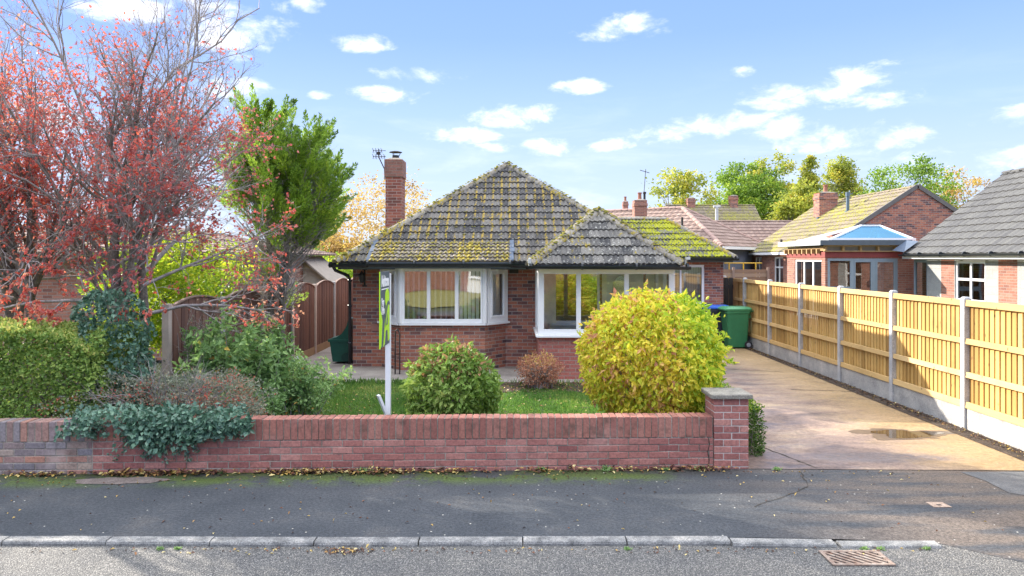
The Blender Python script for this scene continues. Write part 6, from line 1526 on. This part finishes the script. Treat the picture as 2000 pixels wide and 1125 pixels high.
for k in range(60):
    xs_ = rng.choice([rng.normal(-3.82, .16), rng.uniform(-4.7, -3.1)]); ln = rng.uniform(.15, .42) if abs(xs_ + 3.82) < .25 else rng.uniform(.1, .25); ps = [(xs_, WL(xs_) - .03, .56)]; dx = rng.normal(0, .02)
    for j in range(7): dx += rng.normal(0, .008); ps.append((ps[-1][0] + dx, WL(xs_) - .02 - .012 * rng.rand(), ps[-1][2] - ln / 7))
    st_.append(ps)
ST = np.array(st_); Ps, Ds = on_paths(ST, 1700, rng, .0); Ps = Ps + rng.normal(0, .012, Ps.shape) - np.array([0, .012, 0])
tubes('stems', [(ST, np.full(ST.shape[:2], .003))], twig, iv, (3,))
P = np.concatenate([Pc, Pd]); D = np.concatenate([Dc, Dd]); hue = .35 + .5 * (pn3(P, 4, 9) - .5) + rng.uniform(-.3, .3, len(P))
leaves('foliage', P, D * .3 + rng.normal(0, .5, P.shape) + np.array([0, 0, -.4]), rng.uniform(.035, .075, len(P)), rng.uniform(.035, .062, len(P)), hue, L_ivy, iv, rng, fold=.1, curl=.1, nref=D)
leaves('trailing_leaves', Ps, rng.normal(0, .6, Ps.shape) + np.array([0, -.4, -.6]), .038, .032, .4 + rng.uniform(-.3, .3, len(Ps)), L_ivy, iv, rng)
# ivy on the conifer trunk / fence posts
# --- grass, weeds and litter
rng = np.random.RandomState(123)
n = 90000; X = rng.uniform(-4.6, 2.4, n); Y = rng.uniform(8.5, 13.95, n); dens = .35 + .9 * pn3(np.stack([X, Y, X * 0], 1), 1.5, 4)
soil = ((Y > 12.9 + .25 * np.sin(X * 3)) & (X > -1)) ; ok = (rng.rand(n) < dens) & (~soil | (rng.rand(n) < .12)); X, Y = X[ok], Y[ok]; n = len(X)
P = np.stack([X, Y, np.full(n, .008)], 1); edge = np.where(Y > 13.7, 1.7, 1.0)
leaves('grass', P, np.stack([rng.normal(0, .35, n), rng.normal(0, .35, n), np.ones(n)], 1), (.035 + .035 * pn3(P, 2.5, 19)) * edge, .011, .35 + .9 * (pn3(P, 1.6, 11) - .5) + .3 * (pn3(P, 5, 12) - .5) + rng.uniform(-.3, .4, n), L_grass, None, rng, fold=.05, curl=.2, kind='stuff')
o = bpy.data.objects['grass']; tag(o, 'bright green lawn grass between the garden wall and the house path', 'grass')
# fallen leaves
def litter(name, label, X, Y, Z, size, seed, hue=None):
    rng = np.random.RandomState(seed); n = len(X); P = np.stack([X, Y, Z], 1); D = np.stack([rng.normal(0, 1, n), rng.normal(0, 1, n), rng.normal(0, .22, n)], 1)
    D = unit(D); S = unit(np.stack([-D[:, 1], D[:, 0], rng.normal(0, .3, n)], 1)); L = (size * rng.uniform(.6, 1.3, n))[:, None]; W = L * .5
    V = np.stack([P, P + D * L * .5 - S * W / 2 + np.array([0, 0, .006]), P + D * L, P + D * L * .5 + S * W / 2 + np.array([0, 0, .008])], 1).reshape(-1, 3); i = np.arange(n)[:, None] * 4
    F = np.concatenate([i + np.array([0, 1, 2]), i + np.array([0, 2, 3])], 1).reshape(-1, 3); o = np_mesh(name, V, F, L_litter, None, np.repeat(hue if hue is not None else rng.rand(n), 2)); tag(o, label, 'leaves', kind='stuff'); return o
n = 3000; X = rng.uniform(-5.6, 2.5, n); X = np.where(rng.rand(n) < .45, rng.uniform(-4.6, -1.2, n), X); dens = pn3(np.stack([X, X * 0, X * 0], 1), 3.5, 3)
ok = rng.rand(n) < np.clip(dens * 1.6 - .35, .06, 1); X = X[ok]; n = len(X); Y = WL(X) - np.abs(rng.normal(0, .045, n)) - .012
litter('fallen_leaves', 'drift of brown and yellow fallen leaves along the foot of the garden wall', X, Y, rng.uniform(.008, .035, n), .062, 5)
n = 420; X = rng.uniform(-6, 4.5, n); Y = rng.uniform(6.3, 8.1, n) ** 1.0; Y = np.where(rng.rand(n) < .5, WL(X) - np.abs(rng.normal(0, .25, n)), Y); litter('scattered_leaves', 'single small leaves scattered over the dark pavement', X, np.clip(Y, 6.3, 8.15), np.full(n, .006), .032, 6)
n = 260; X = rng.uniform(-6, 3.5, n); X = np.where(rng.rand(n) < .3, rng.normal(-1.35, .12, n), X); Y = 6.08 - np.abs(rng.normal(0, .06, n)); litter('gutter_leaves', 'dry leaves and grit lying in the road channel against the kerb', X, Y, np.full(n, -.026), .035, 7)
n = 1500; Y = rng.uniform(8.5, 21, n); X = 6.20 - np.abs(rng.normal(0, .08, n)) ; litter('gravel_litter', 'dead leaves and gravel in the strip along the timber fence foot', X, Y, rng.uniform(.014, .03, n), .035, 8, np.clip(rng.rand(n) ** 2, 0, 1))
n = 900; X = rng.uniform(-1, 2.4, n); Y = rng.uniform(12.9, 13.9, n); litter('bed_leaves', 'pinkish fallen leaves on the soil bed before the bay', X, Y, np.full(n, .02), .05, 9)
n = 1100; X = rng.uniform(-4, 2.3, n); Y = rng.uniform(8.5, 13.2, n); litter('lawn_leaves', 'fallen leaves lying in the lawn', X, Y, np.full(n, .045), .045, 10)
# small weeds at the wall foot, kerb and driveway
def weed(x, y, z, s, seed, label='small green weed growing at the foot of the wall', group='weeds at the foot of the garden wall'):
    rng = np.random.RandomState(seed); n = 60; P = np.array([x, y, z]) + rng.normal(0, s * .25, (n, 3)) * np.array([1, .6, 0]); D = np.stack([rng.normal(0, .7, n), rng.normal(0, .7, n), np.abs(rng.normal(.5, .4, n))], 1)
    o = leaves('weed', P, D, s * .5, s * .2, .4 + rng.uniform(-.2, .4, n), L_shrub, None, rng); tag(o, label, 'weed', group)
for i, x in enumerate((-3.2, -2.4, -1.62, -.9, .33, 1.05, 1.72, 2.1)): weed(x, WL(x) - .03, .004, .07 + .03 * (i % 3), 200 + i)
for i, x in enumerate((-6.1, -2.9, -2.75, 2.9, 3.03, 3.42, .95)): weed(x, 6.07, -.03, .05, 220 + i, 'tiny green weed growing in the joint between kerb and road', 'weeds in the road channel')
weed(3.02, 9.0, .01, .09, 240, 'yellowish weed growing from the crack in the driveway', 'driveway weeds'); bpy.data.objects[-1] if False else None
weed(2.95, 8.2, .01, .07, 241, 'green weed where the driveway meets the pavement beside the pillar', 'driveway weeds')
